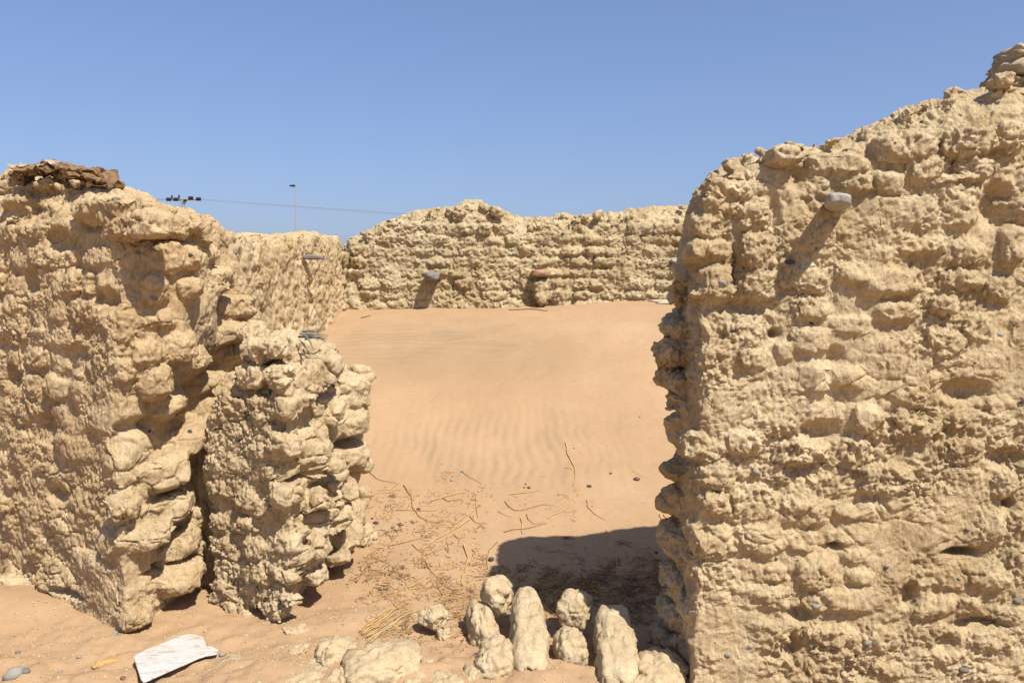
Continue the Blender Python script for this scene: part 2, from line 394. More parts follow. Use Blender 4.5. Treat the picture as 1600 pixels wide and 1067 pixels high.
    def build(s, name, label, base, mat, voxel, amp=1., smooth=3, seed=1, rough=1., cutoff=1.5, hol=(), crack=1., group=None, planes=(), fine=1., warp=.012, fmask=None, mid=1.):
        V = np.concatenate(s.V); Fq = [q for f in s.F for q in f]
        me = bpy.data.meshes.new('tmp'); me.from_pydata(V.tolist(), [], Fq); me.update()
        o = bpy.data.objects.new('tmp', me); C.objects.link(o)
        md_ = o.modifiers.new('r', 'REMESH'); md_.mode = 'VOXEL'; md_.voxel_size = voxel; md_.adaptivity = 0
        dg = bpy.context.evaluated_depsgraph_get(); ev = o.evaluated_get(dg); m2_ = ev.to_mesh()
        nv = len(m2_.vertices); co = np.empty(nv * 3, np.float32); m2_.vertices.foreach_get('co', co); co = co.reshape(-1, 3)
        nf = len(m2_.polygons); lv = np.empty(len(m2_.loops), np.int32); m2_.loops.foreach_get('vertex_index', lv)
        assert len(lv) == nf * 4
        fq = lv.reshape(-1, 4)
        ev.to_mesh_clear(); bpy.data.objects.remove(o); bpy.data.meshes.remove(me)
        # only what can be seen or shades something: the buried foot goes
        E = np.concatenate([fq[:, [0, 1]], fq[:, [1, 2]], fq[:, [2, 3]], fq[:, [3, 0]]])
        cnt = np.bincount(E[:, 0], minlength=nv).astype(np.float32)
        for _ in range(smooth):
            acc = np.stack([np.bincount(E[:, 0], weights=co[E[:, 1], k], minlength=nv) for k in range(3)], 1)
            co = co * .45 + .55 * (acc / np.maximum(cnt, 1)[:, None]).astype(np.float32)
        rest = co.copy()
        # melted plaster: crevices filled towards the face, in patches
        if len(planes):
            N0 = None
            a_ = co[fq[:, 2]] - co[fq[:, 0]]; b_ = co[fq[:, 3]] - co[fq[:, 1]]; fn = np.cross(a_, b_)
            N0 = np.stack([np.bincount(fq.ravel(), weights=np.repeat(fn[:, k], 4), minlength=nv) for k in range(3)], 1); N0 /= np.maximum(np.linalg.norm(N0, axis=1), 1e-12)[:, None]
            for (p0_, p1_, off, m0, m1, up_) in planes:
                t_ = np.array(p1_, float) - np.array(p0_, float); L_ = np.linalg.norm(t_); t_ /= L_; nn_ = np.array((t_[1], -t_[0]))
                rel_ = co[:, :2] - np.array(p0_); dist = rel_ @ nn_; along = rel_ @ t_
                mk = np.clip(m0 + m1 * 2.2 * fbm(co * np.array((1.9, 1.9, 2.4)), 2, seed + 90), 0, .95)
                mk = mk * np.clip((N0[:, :2] @ nn_ + .25) / .6, 0, 1) * (np.abs(dist) < .11) * np.clip(along / .05 + .3, 0, 1) * np.clip((L_ - along) / .05 + .3, 0, 1) * np.clip((up_ - co[:, 2]) / .15, 0, 1)
                co[:, :2] += (nn_[None] * (mk * (off - dist))[:, None]).astype(np.float32)
        wp = np.stack([gn(co * 6.5, seed + 80), gn(co * 6.5, seed + 81), gn(co * 7.5, seed + 82)], 1); co = co + 1.6 * warp * wp
        rest = rest + 1.6 * warp * wp
        def vnorm(co):
            a_ = co[fq[:, 2]] - co[fq[:, 0]]; b_ = co[fq[:, 3]] - co[fq[:, 1]]; fn = np.cross(a_, b_)
            vn = np.stack([np.bincount(fq.ravel(), weights=np.repeat(fn[:, k], 4), minlength=nv) for k in range(3)], 1)
            return (vn / np.maximum(np.linalg.norm(vn, axis=1), 1e-12)[:, None]).astype(np.float32)
        fm = 1. if fmask is None else fmask(rest).astype(np.float32)
        N = vnorm(co)
        P = co + .025 * np.stack([gn(co * 9, seed + 50), gn(co * 9, seed + 51), gn(co * 9, seed + 52)], 1)
        st = np.array((1, 1, .75), np.float32)
        d = .016 * mid * fbm(P * 5.5 * np.array((1, 1, 1.4)), 2, seed)
        dl = d.copy()
        d = 0 * d
        d += .014 * mid * rough * fbm(P * 15 * np.array((1, 1, 1.25)), 3, seed + 5, .55)
        rg = 1 - np.abs(gn(P * 22 * st, seed + 9)) * 2
        d += .007 * mid * rough * rg
        d += .0075 * rough * fine * fbm(P * 44 * st, 3, seed + 13, .7)
        d -= .0055 * rough * fine * (np.abs(gn(P * 31 * np.array((1, 1, .7)), seed + 15)) * 2 - .5)
        d += .0048 * fine * fbm(P * 88, 2, seed + 17, .75)
        d = dl + fm * d
        f1, f2 = worley(P * np.array((10, 10, 12.)), seed + 20)
        pat = np.clip(.5 + 1.6 * gn(co * 2.3, seed + 60), 0, 1)
        d -= .013 * crack * pat * np.exp(-((f2 - f1) / .07) ** 2) + .010 * mid * pat * f1
        d -= .012 * np.clip(gn(P * 11, seed + 33) - .42, 0, 1) * 3
        co = co + N * (d * amp)[:, None]
        for (hx, hy, hz, rx, rz, dep, nr) in hol:
            q = ((co - np.array((hx, hy, hz))) ** 2)
            wgt = np.exp(-((q[:, 0] + q[:, 1]) / rx ** 2 + q[:, 2] / rz ** 2) ** 2).astype(np.float32)
            co = co - np.array(nr, np.float32) * (dep * wgt)[:, None]
        N = vnorm(co)
        ctr = (rest[fq[:, 0]] + rest[fq[:, 2]]) / 2
        ctr = ctr + .016 * np.stack([gn(ctr * 13, 70), gn(ctr * 13, 71), gn(ctr * 13, 72)], 1)
        best = np.full(nf, cutoff, np.float32); bid = np.full(nf, -1, np.int32)
        for k, (c_, R_, S_) in enumerate(s.br):
            near = np.nonzero(((np.abs(ctr - c_) < 2.0 * max(S_)).all(1)))[0]
            if not len(near): continue
            q = np.abs((ctr[near] - c_) @ R_.T) / S_
            r_ = (q ** 3).sum(1) ** (1 / 3)
            ok = r_ < best[near]; best[near[ok]] = r_[ok]; bid[near[ok]] = k
        root = empty(name, base, label, 'wall', group)
        base = np.array(base, np.float32); rel = co - base
        order = np.argsort(bid, kind='stable'); sb = bid[order]
        cuts = np.flatnonzero(np.diff(sb)) + 1; groups = np.split(order, cuts)
        core = [g_ for g_ in groups if bid[g_[0]] < 0 or len(g_) < 60]; brs = [g_ for g_ in groups if not (bid[g_[0]] < 0 or len(g_) < 60)]
        brs.sort(key=lambda a_: -len(a_)); core += brs[298:]; brs = brs[:298]
        def piece(nm, fi):
            sub = fq[fi]; u, inv = np.unique(sub, return_inverse=True)
            me_ = mesh_from(nm, rel[u], inv.reshape(-1, 4)); me_.normals_split_custom_set_from_vertices(N[u].tolist())
            return obj(nm, me_, mat, root)
        core = np.concatenate(core)
        # the rear, turned away from the room and the visitor, is kept coarse
        away = np.ones(nv, bool)
        for cx_ in (-1.5, 0, 1.5):
            tc = np.array((cx_, -.5, 1.6)) - co; tc /= np.linalg.norm(tc, axis=1)[:, None]; away &= (N * tc).sum(1) < -.05
        fa = away[fq].all(1); rear = core[fa[core]]; keep = np.ones(nf, bool); keep[rear] = False
        used = np.zeros(nv, bool); used[fq[keep].ravel()] = True
        q = np.round(co / .035).astype(np.int64); key = (q[:, 0] * 73856093) ^ (q[:, 1] * 19349663) ^ (q[:, 2] * 83492791)
        key[used] = -1 - np.nonzero(used)[0]
        _, first, inv_ = np.unique(key, return_index=True, return_inverse=True); rep = first[inv_.ravel()]
        rf = rep[fq[rear]]; tri = np.concatenate([rf[:, [0, 1, 2]], rf[:, [0, 2, 3]]])
        tri = tri[(tri[:, 0] != tri[:, 1]) & (tri[:, 1] != tri[:, 2]) & (tri[:, 0] != tri[:, 2])]
        if len(tri):
            _, ui = np.unique(np.sort(tri, 1), axis=0, return_index=True); tri = tri[ui]
            u, inv2 = np.unique(tri, return_inverse=True); obj('rear_face', mesh_from('rear_face', rel[u], inv2.reshape(-1, 3)), mat, root)
        piece('mud_core', core[~fa[core]]); print('rear', len(rear), '->', len(tri))
        for g_ in brs: piece('brick', g_)
        s.co = co; s.fq = fq; s.root = root
        s.bvh = BVHTree.FromPolygons(co.tolist(), fq.tolist())
        print(name, nf, 'faces', len(brs), 'bricks', round(time.time() - T0, 1))
        return root
def crest(pts, p0, p1, th, ridge=.45):
    p0 = np.array(p0, float); p1 = np.array(p1, float); t = (p1 - p0) / np.linalg.norm(p1 - p0); nr = np.array((t[1], -t[0]))
    o = -nr * th * ridge; S = []; Z = []
    for px, py in pts:
        P, s_ = hit_line(px, py, p0 + o, p1 + o); S.append(s_); Z.append(P[2])
    return S, Z

# ------------------------------------------------------------------ right wall
YR = 2.97
R0, R1 = (.715, YR), (2.42, YR)
rm = Mass()
topR = [(1078, 345), (1090, 305), (1112, 268), (1150, 252), (1200, 240), (1232, 228), (1290, 228), (1330, 213), (1372, 190), (1398, 176), (1450, 160), (1545, 133), (1600, 128), (1900, 100)]
HS, HZ = crest(topR, R0, R1, .46)
rm.strip(R0, R1, .46, HS, HZ, -.15, shoulder=.13)
TR = [(1141,295,75,33),(1115,318,33,24),(1144,322,20,16),(1108,350,58,45),(1180,335,62,40),(1087,392,30,37),(1121,392,46,37),(1181,389,66,58,-4,.05),(1119,441,60,55,0,.045),(1184,443,60,52,0,.045),(1237,433,45,45),(1248,365,74,52),(1280,300,44,70),(1162,520,80,50,6),(1120,566,62,78,0,.055),(1174,569,48,54),(1268,437,62,42),(1268,482,62,42),(1266,533,68,43,0,.045),(1227,552,33,37),(1270,588,60,58),(1219,594,50,45),
(1137,633,70,66,0,.04),(1208,648,70,61),(1157,690,83,44,0,.05),(1249,707,100,39,0,.045),(1115,743,55,37,0,.045),(1179,782,74,61),(1115,788,55,44),(1258,799,84,57),(1111,845,70,66,0,.045),(1186,843,79,57),(1203,895,70,31),(1272,891,70,57,0,.05),(1164,931,149,46,-2,.055),(1271,938,57,33),(1116,966,66,53,0,.045),(1124,1014,70,37,0,.04),(1200,992,85,57,-10,.05),(1276,989,49,33),(1219,1038,57,35),(1283,1045,50,50),
(1334,427,54,36),(1391,443,97,41,0,.045),(1504,436,82,30),(1400,488,79,41),(1329,509,86,38),(1406,552,66,49,-12,.055),(1468,477,49,26),(1526,516,52,50),(1474,535,67,42),(1485,582,82,42,0,.045),(1549,574,45,49),(1331,587,75,45),(1423,612,71,56,-20),(1357,655,60,52,-8,.05),(1432,664,90,45,0,.045),(1494,653,71,34,-14),(1566,642,64,41,0,.045),(1333,704,49,52),(1387,747,92,56,0,.05),(1449,756,34,38),(1506,702,64,45),(1500,752,60,45),(1568,755,47,40,0,.055),
(1341,798,90,38),(1454,800,76,33,0,.045),(1532,821,79,58,-6,.055),(1588,812,40,31),(1337,868,55,28),(1343,903,52,28),(1400,882,62,76),(1467,894,72,58,0,.055),(1542,901,79,38),(1586,876,29,33),(1330,936,120,38,-4,.05),(1458,946,76,38),(1515,944,45,34),(1570,956,60,31),(1299,991,91,38,3,.05),(1386,1000,82,46,-28,.05),(1451,989,70,38),(1546,994,79,38,-10,.05),(1318,1045,90,44,8,.05),(1386,1042,70,34,-10),(1449,1038,52,42),(1538,1050,90,36),
(1228,244,55,34,0,.06),(1310,258,100,38,0,.04),(1419,228,100,46,5,.04),(1516,222,93,42,4),(1582,214,60,44),(1333,290,60,30),(1385,285,50,36),(1453,268,80,40),(1520,265,56,36),(1335,370,68,42),(1415,333,93,56,0,.045),(1500,335,56,56),(1438,385,80,30),(1510,395,76,38),(1582,385,40,60,0,.05),(1560,452,60,40),(1592,520,40,50),(1592,710,36,50)]
TR = [e if len(e) < 6 else (*e[:5], e[5] * 1.2) for e in TR]
rm.traced(TR, R0, R1, d=.075, prot=.030)
rm.courses(R0, R1, .02, 1.75, -.1, lambda q: np.interp(q, HS, HZ) - .13, prot=.022, d=.07)
# the end of the wall towards the doorway: rough brick ends, weathered back in the lower part
EDGE = [(1084,507,40,40,.02),(1056,553,56,38,.06),(1064,592,44,36,.03),(1076,625,34,30,.0),(1076,672,36,56,.01),(1066,731,36,36,.03),(1066,780,30,56,.02),(1070,840,30,44,.02),(1070,902,30,46,.02),(1072,950,30,40,.01),(1074,460,30,40,.0),(1080,1000,30,40,.0)]
for px, py, w_, h_, pr in EDGE:
    P = at(px, py, YR + .34)
    rm.lump((.70 - pr + .055, YR + .33, P[2]), axes((random.uniform(-.3, .3), -1), random.uniform(-.25, .25)), (.13, .09, h_ / 2 * 3.3 / F * random.uniform(.8, 1.15)), n=5, warp=.35)
for k in range(24):
    z = -.1 + k * .078
    rm.lump((.775 - random.uniform(0, .03), YR + random.choice((.1, .2, .42)) + random.uniform(-.03, .03), z), axes((random.uniform(-.5, .5), -1), random.uniform(-.35, .35)), (random.uniform(.06, .12), .065, random.uniform(.025, .06)), n=4, warp=.35)
# clods and pebbly mud on the crest
for k in range(200):
    q = random.uniform(.10, 1.7); H = np.interp(q, HS, HZ); s_ = .008 + .024 * random.random() ** 3
    rm.lump((R0[0] + q, YR + random.uniform(.06, .30), H - random.uniform(.0, .09) + .1 * 0), axes((1, 0), random.uniform(-.5, .5)), (s_ * 1.3, s_, s_ * .8), brick=False)
hol = []
for px, py, rx, rz, dep in [(1282,676,32,18,.06),(1508,612,34,18,.055),(1571,716,26,16,.06),(1562,322,26,34,.07),(1500,862,26,7,.08),(1305,853,11,5,.06),(1577,787,9,9,.07),(1212,522,10,9,.06),(1268,735,40,12,.035),(1232,700,16,20,.03),(1305,560,16,18,.035),(1478,1003,20,16,.04),(1250,960,22,12,.05),(1235,1010,14,22,.05),(1420,930,14,20,.05),(1525,975,36,9,.045),(1440,650,24,10,.035),(1160,480,60,12,.03),(1210,330,8,30,.035),(1148,415,5,50,.04),(1245,275,14,22,.04),(1495,262,28,16,.04),(1100,830,12,12,.03)]:
    P, _ = hit_line(px, py, R0, R1); k_ = P[1] / F
    hol.append((P[0], P[1], P[2], rx * k_, rz * k_, dep, (0, -1, 0)))
RW = rm.build('mud_brick_wall', 'tall mud brick wall filling the right side, with a grey stone jutting from its upper face', (1.7, YR + .2, 0), MUD_R, .0056, seed=3, hol=hol, smooth=4, amp=1.0, mid=.5, crack=.6, fine=1.1, warp=.007, planes=[(R0, R1, .008, .28, .7, 2.15)], fmask=lambda c_: np.clip(.8 + 1.3 * gn(c_ * 2.7, 99), .35, 1.3))

# ------------------------------------------------------------------ left wall
L0_, L1_ = (-3.3, 4.42), (-1.74, 3.45)
L2_ = (-1.48, 4.45)
lm = Mass()
topL = [(-300, 300), (0, 310), (18, 304), (34, 286), (60, 273), (110, 272), (150, 279), (178, 293), (196, 309), (250, 318), (300, 330), (330, 352), (350, 395)]
LS, LZ = crest(topL, L0_, L1_, .5)
LS2 = LS
_u = np.array((.817, -.576)); _v = (np.array(L2_) - np.array(L1_)); _v = _v / np.linalg.norm(_v)
lm.strip(L0_, np.array(L1_) - .2 * _u, .5, LS, LZ, -.15, shoulder=.16)
lm.strip(np.array(L1_) - .35 * _u, L1_, .13, np.array(LS) - 1.53, np.array(LZ) - .03, -.15, shoulder=.10)
lm.loft([(.80, [(-1.95, 3.66), (-1.80, 3.55), (-1.74, 3.68), (-1.68, 4.0), (-1.78, 4.0)]), (1.10, [(-1.95, 3.60), (-1.76, 3.49), (-1.62, 3.60), (-1.58, 4.0), (-1.75, 4.0)]),
         (1.35, [(-1.95, 3.59), (-1.72, 3.45), (-1.52, 3.62), (-1.50, 4.0), (-1.7, 4.0)]), (1.74, [(-1.95, 3.60), (-1.72, 3.46), (-1.50, 3.64), (-1.48, 4.0), (-1.7, 4.0)]), (1.86, [(-1.92, 3.66), (-1.74, 3.56), (-1.58, 3.72), (-1.56, 3.95), (-1.72, 4.0)])])
topL2 = [(225, 316), (262, 320), (300, 332), (325, 352), (345, 400), (372, 455), (392, 500), (420, 640)]
MS, MZ = crest(topL2, L1_, L2_, .5, .3)
lm.strip(np.array(L1_) + .09 * _v, L2_, .17, np.array(MS) - .09, MZ, -.15, shoulder=.08)
lm.strip(np.array(L1_) + .40 * _v, L2_, .5, np.array(MS) - .40, MZ, -.15, shoulder=.12, ridge=.3)
BR = [(250,352,130,52,-10,.05),(300,372,50,34,-14,.07),(300,438,86,42,4,.04),(350,484,72,36,6,.07),(272,500,48,32,6,.03),(334,522,70,38,6,.07),(356,553,52,34,20,.06),(262,573,76,46,28,.09),(313,566,34,22,10,.0),(292,606,76,44,30,.02),(236,640,60,50,20,.05),(300,650,70,56,35,.03),(222,742,90,56,8,.08),(262,698,110,52,24,.06),(310,735,46,36,0,.0),(238,798,86,46,8,.08),(176,798,44,40,0,.05),(194,844,100,38,4,.07),(290,814,42,42,20,.05),(251,862,74,40,24,.07),(290,868,26,48,0,.06),(240,908,92,40,4,.09),(330,630,30,60,0,.0),(320,690,34,46,0,.0)]
lm.traced(BR, L1_, L2_, d=.11, face=(.92, .30))
AR = [(200,352,90,40,0),(150,330,80,40,0),(165,941,44,36),(131,950,40,38),(88,924,62,40,-8),(150,890,54,56),(66,972,60,24,-18),(131,986,60,24,-22),(100,955,50,24,-14),(190,965,40,36),(30,948,50,24,-10),(60,870,70,40),(110,700,60,44),(150,660,60,50),(170,735,40,44)]
lm.traced(AR, L0_, L1_, d=.07, prot=.03)
lm.courses(L0_, L1_, .25, 1.74, -.12, lambda q: np.interp(q, LS, LZ) - .10, prot=.022, d=.06, bw=.23, bh=.125)
for k in range(130):
    q = random.uniform(.25, 1.85); H = np.interp(q, LS, LZ); s_ = .010 + .03 * random.random() ** 3
    t_ = (np.array(L1_) - np.array(L0_)); t_ /= np.linalg.norm(t_); nr = np.array((t_[1], -t_[0])); xy = np.array(L0_) + t_ * q - nr * random.uniform(.06, .3)
    lm.lump((xy[0], xy[1], H - random.uniform(0, .1)), axes((1, 0), random.uniform(-.5, .5)), (s_ * 1.4, s_, s_ * .8), brick=False)
lm.traced([(238,352,96,42,-4),(292,352,50,32,0),(245,402,74,44,4),(228,452,60,44,0),(287,402,42,36,0),(240,500,62,36,6),(265,545,60,44,10),(232,600,60,50,8),(215,555,50,40,0),(285,450,40,34,0)], (-1.72, 3.45), (-1.50, 3.64), d=.08, prot=.03, face=(.9, .25))
lm.traced([(188,900,60,44),(172,852,50,40),(198,952,60,36),(180,802,46,40),(162,935,44,40),(185,745,46,40),(190,690,40,40)], (-1.86, 3.48), (-1.64, 3.56), d=.08, prot=.02, face=(1, .0))
hol = []
tb = np.array(L2_) - np.array(L1_); tb /= np.linalg.norm(tb); nb = (tb[1], -tb[0], 0.)
for px, py, rx, rz, dep in [(318,470,24,8,.13),(305,415,34,13,.08),(268,752,20,12,.16),(326,572,30,16,.12),(210,665,30,13,.07),(255,838,30,7,.07),(190,690,12,26,.07),(265,640,26,8,.05),(250,880,40,5,.05),(180,770,8,30,.06),(290,700,14,10,.03)]:
    P, _ = hit_line(px, py, L1_, L2_); k_ = P[1] / F
    hol.append((P[0], P[1], P[2], rx * k_ * 1.2, rz * k_, dep, nb))
ta = np.array(L1_) - np.array(L0_); ta /= np.linalg.norm(ta); na = (ta[1], -ta[0], 0.)
for px, py, rx, rz, dep in [(90,375,30,18,.04),(135,350,30,12,.04),(50,440,24,20,.035),(165,470,20,18,.035),(90,770,20,14,.04),(240,565,14,20,.0),(20,590,20,20,.04),(120,560,26,22,.03),(70,660,24,14,.03),(108,925,34,7,.05),(150,450,10,26,.03),(30,330,40,12,.04)]:
    P, _ = hit_line(px, py, L0_, L1_); k_ = P[1] / F
    hol.append((P[0], P[1], P[2], rx * k_ * 1.2, rz * k_, dep, na))
LW = lm.build('mud_brick_wall', 'broken mud brick wall filling the left side, with brown palm matting on its top', (-2.3, 4.2, 0), MUD_L, .0062, seed=23, hol=hol, smooth=5, mid=.65, rough=1.0, amp=.9, fmask=lambda c_: np.clip(.8 + .9 * gn(c_ * 3, 98), .4, 1.1) - .3 * np.clip(((c_[:, 0] + 1.72) + .55 * (c_[:, 2] - 2.0) * (c_[:, 2] > 0) * 0) / .1, 0, 1), planes=[(L0_, L1_, .012, .6, .4, 1.95)])

# ------------------------------------------------------------------ pier left of the doorway
pm = Mass()
def inset(pts, d=.03):
    c_ = np.mean(pts, 0); return [tuple(np.array(p) + (c_ - np.array(p)) / np.linalg.norm(c_ - np.array(p)) * d) for p in pts]
LV = [(-.12, [(-1.44, 4.12), (-1.32, 3.93), (-1.05, 3.86), (-1.02, 4.2), (-1.40, 4.35)]),
      (.03, [(-1.52, 4.08), (-1.38, 3.83), (-1.08, 3.64), (-.97, 4.2), (-1.46, 4.4)]),
      (.14, [(-1.56, 4.05), (-1.42, 3.75), (-1.04, 3.52), (-.91, 4.3), (-1.50, 4.5)]),
      (.30, [(-1.57, 4.02), (-1.43, 3.73), (-1.01, 3.50), (-.85, 4.36), (-1.52, 4.5)]),
      (.50, [(-1.57, 4.02), (-1.43, 3.73), (-1.0, 3.50), (-.82, 4.38), (-1.52, 4.5)]),
      (.80, [(-1.53, 4.02), (-1.42, 3.74), (-1.0, 3.52), (-.80, 4.38), (-1.45, 4.5)]),
      (1.02, [(-1.47, 3.98), (-1.38, 3.75), (-1.01, 3.55), (-.80, 4.34), (-1.40, 4.45)]),
      (1.14, [(-1.38, 3.92), (-1.32, 3.77), (-1.03, 3.62), (-.88, 4.25), (-1.32, 4.4)]),
      (1.25, [(-1.27, 3.9), (-1.26, 3.80), (-1.06, 3.68), (-1.0, 4.1), (-1.22, 4.2)])]
pm.loft([(z, inset(p)) for z, p in LV])
pm.loft([(-.12, [(-1.70, 3.95), (-1.40, 3.88), (-1.3, 4.4), (-1.65, 4.5)]), (.85, [(-1.68, 3.96), (-1.42, 3.90), (-1.3, 4.4), (-1.62, 4.5)]), (1.1, [(-1.6, 4.2), (-1.42, 4.1), (-1.3, 4.4), (-1.55, 4.5)])])
PA, PB, PC = (-1.55, 3.80), (-1.0, 3.50), (-.81, 4.38)
PF = [(340,765,30,30,0,.05),(338,818,30,28,0,.04),(346,853,44,34,-10,.045),(381,824,38,34,-20,.03),(355,892,44,34,0,.04),(345,926,42,44,0,.045),(435,897,40,26,-15,.04),(396,900,40,44,0,.04),(382,968,40,22,-20,.05),(425,958,32,40,0,.05),(450,937,24,18,-20,.06),(395,855,40,30),(380,780,36,30),(440,850,36,36),(370,725,36,36),(410,745,40,40),(350,690,36,40),(395,690,40,40),(435,700,36,50),(360,640,40,40),(405,640,44,40),(440,640,30,40),(385,590,44,40),(430,590,40,40),(410,545,50,34),(440,775,36,40),(415,800,36,30),(365,950,30,28)]
pm.traced(PF, PA, PB, d=.06, prot=.022)
PR = [(489,578,72,52,4,.07),(548,612,60,52,-8,.05),(563,588,30,34,0,.05),(503,652,64,44,24,.085),(484,703,40,50,6,.06),(542,668,60,44,6,.05),(491,732,66,34,14,.08),(505,760,40,26,10,.05),(481,787,46,38,14,.085),(530,768,40,38,16,.075),(559,780,30,40,8,.05),(513,814,68,38,14,.075),(478,866,50,42,12,.07),(535,842,56,44,16,.06),(484,907,44,34,10,.05),(525,876,40,30,18,.03),(560,720,34,40,0,.04),(520,600,30,40,0,.04),(470,630,30,34,0,.03),(535,715,44,30,0,.0),(560,650,26,34,0,.05),(470,835,34,24,0,.04),(510,545,40,24,0,.02)]
for e in [(472,600,60,60),(500,640,60,60),(480,700,60,60),(510,740,70,60),(500,800,60,60),(540,820,50,60),(545,720,50,60),(545,660,50,50),(485,860,50,60)]:
    P, _ = hit_line(e[0], e[1], PB, PC); pm.lump((P[0] - .025, P[1] + .05, P[2]), axes((.5, .85), .1), (.13, .075, .10), brick=False, n=4)
pm.traced(PR, PB, PC, d=.10, prot=.02, face=(.78, .55))
for k in range(60):
    s_ = random.uniform(.012, .04)
    pm.lump((random.uniform(-1.30, -.98), random.uniform(3.70, 4.1), 1.25 + random.uniform(-.03, .03)), axes((1, 0), random.uniform(-.5, .5)), (s_ * 1.2, s_, s_), brick=False)
pm.lump((-1.235, 3.80, 1.30), axes((1, -.5), .1), (.05, .06, .10), brick=False); pm.lump((-1.09, 3.82, 1.27), axes((1, -.5), -.1), (.11, .10, .07), brick=False)
hol = []
tb = np.array(PC) - np.array(PB); tb /= np.linalg.norm(tb); nb = (tb[1], -tb[0], 0.)
ta = np.array(PB) - np.array(PA); ta /= np.linalg.norm(ta); na = (ta[1], -ta[0], 0.)
for px, py, rx, rz, dep, S_ in [(442,552,8,7,.07,0),(408,570,6,26,.06,0),(385,560,6,20,.04,0),(450,590,12,8,.05,0),(528,620,16,6,.09,1),(545,690,22,10,.09,1),(475,745,26,5,.05,1),(548,738,10,12,.07,1),(517,688,6,24,.07,1),(500,615,16,7,.05,1),(500,790,22,4,.06,1),(520,735,16,4,.06,1),(300,870,8,60,.04,0)]:
    a_, b_ = ((PA, PB), (PB, PC))[S_]; P, _ = hit_line(px, py, a_, b_); k_ = P[1] / F
    hol.append((P[0], P[1], P[2], rx * k_ * (2.0 if S_ else 1.1), rz * k_, dep, (na, nb)[S_]))
PW = pm.build('mud_brick_pier', 'stubby leaning mud brick pier on the left of the doorway, undercut at its foot', (-1.15, 3.95, 0), MUD_P, .0060, seed=43, hol=hol, smooth=4, mid=.75, amp=.95, rough=.9, fine=1.15, fmask=lambda c_: 1 - .5 * np.clip((c_[:, 0] + 1.06) / .06, 0, 1), planes=[(PA, PB, .0, .45, .4, 1.2), (PA, (-1.1, 3.555), .002, .75, .35, 1.12)], crack=1.2)
PW['category'] = 'pier'

# ------------------------------------------------------------------ room side wall and back wall
sm = Mass()
S0, S1 = (-1.90, 4.75), (-1.90, 8.85)
# outside of this wall (towards the room) must lie to the right of the direction: walk towards the camera's left
topS = [(300, 362), (345, 362), (400, 370), (450, 366), (470, 363), (520, 372), (536, 384), (545, 392)]
Sa, Sb = (-1.90, 8.93), (-1.90, 4.75)
def rev_strip(ms, p0, p1, th, pts, **kw):
    S, Z = crest(pts, p0, p1, th); o_ = np.argsort(S); return np.array(S)[o_], np.array(Z)[o_]
# direction +y has its right-hand side towards +x: the room
SS, SZ = rev_strip(sm, S0, S1, .42, topS)
sm.strip(S0, S1, .42, SS, SZ, .1, shoulder=.09)
sm.courses(S0, S1, 0.02, 4.15, .3, lambda q: np.interp(q, SS, SZ) - .07, prot=.013, d=.06, bw=.30, bh=.14)
for k in range(150):
    q = random.uniform(.0, 4.15); H = np.interp(q, SS, SZ) - .012; s_ = .014 + .03 * random.random() ** 3
    sm.lump((-1.9 - random.uniform(.04, .28), S0[1] + q, H - random.uniform(0, .07)), axes((0, 1), random.uniform(-.5, .5)), (s_ * 1.3, s_, s_), brick=False)
SW = sm.build('mud_brick_wall', 'low plastered side wall of the room, running back behind the pier to the corner crack', (-2.1, 6.8, .3), MUD_S, .0145, seed=63, smooth=2, amp=.8, rough=1.2, planes=[(S0, S1, .0, .8, .3, 2.2)])

bk = Mass()
B0, B1 = (-2.3, 9.0), (3.4, 9.0)
topB = [(480, 394), (536, 389), (545, 374), (565, 364), (600, 347), (640, 333), (665, 324), (700, 326), (725, 315), (745, 312), (765, 322), (800, 336), (830, 342), (880, 336), (940, 334), (1000, 325), (1040, 322), (1090, 320), (1300, 322)]
BS, BZ = crest(topB, B0, B1, .45)
bk.strip(B0, B1, .45, BS, BZ, .6, shoulder=.2)
bk.courses(B0, B1, .52, 5.0, 1.12, lambda q: np.interp(q, BS, BZ) - .13, prot=.042, d=.07, bw=.30, bh=.128, gap=.010)
for k in range(260):
    q = random.uniform(.42, 5.0); H = np.interp(q, BS, BZ) - .02; s_ = .014 + .04 * random.random() ** 4
    bk.lump((B0[0] + q, 9.0 + random.uniform(.0, .3), H - random.uniform(0, .16)), axes((1, 0), random.uniform(-.5, .5)), (s_ * 1.3, s_, s_), brick=False)
# worn stub of mud under the red brick
P = at(846, 455, 8.9); bk.lump((P[0], 8.97, P[2]), axes((1, 0)), (.085, .12, .17), brick=False, n=4)
P = at(868, 462, 8.9); bk.lump((P[0], 8.98, P[2]), axes((1, 0), .5), (.09, .08, .06), brick=False)
BWL = bk.build('mud_brick_wall', 'long mud brick wall across the back of the sand filled room, a red brick jutting from it', (.8, 9.2, 1.2), MUD_B, .0142, seed=83, smooth=1, amp=1.0, mid=.85, fine=1.3, planes=[(B0, B1, .01, .35, .5, 2.4)], rough=1.2, crack=1.3)

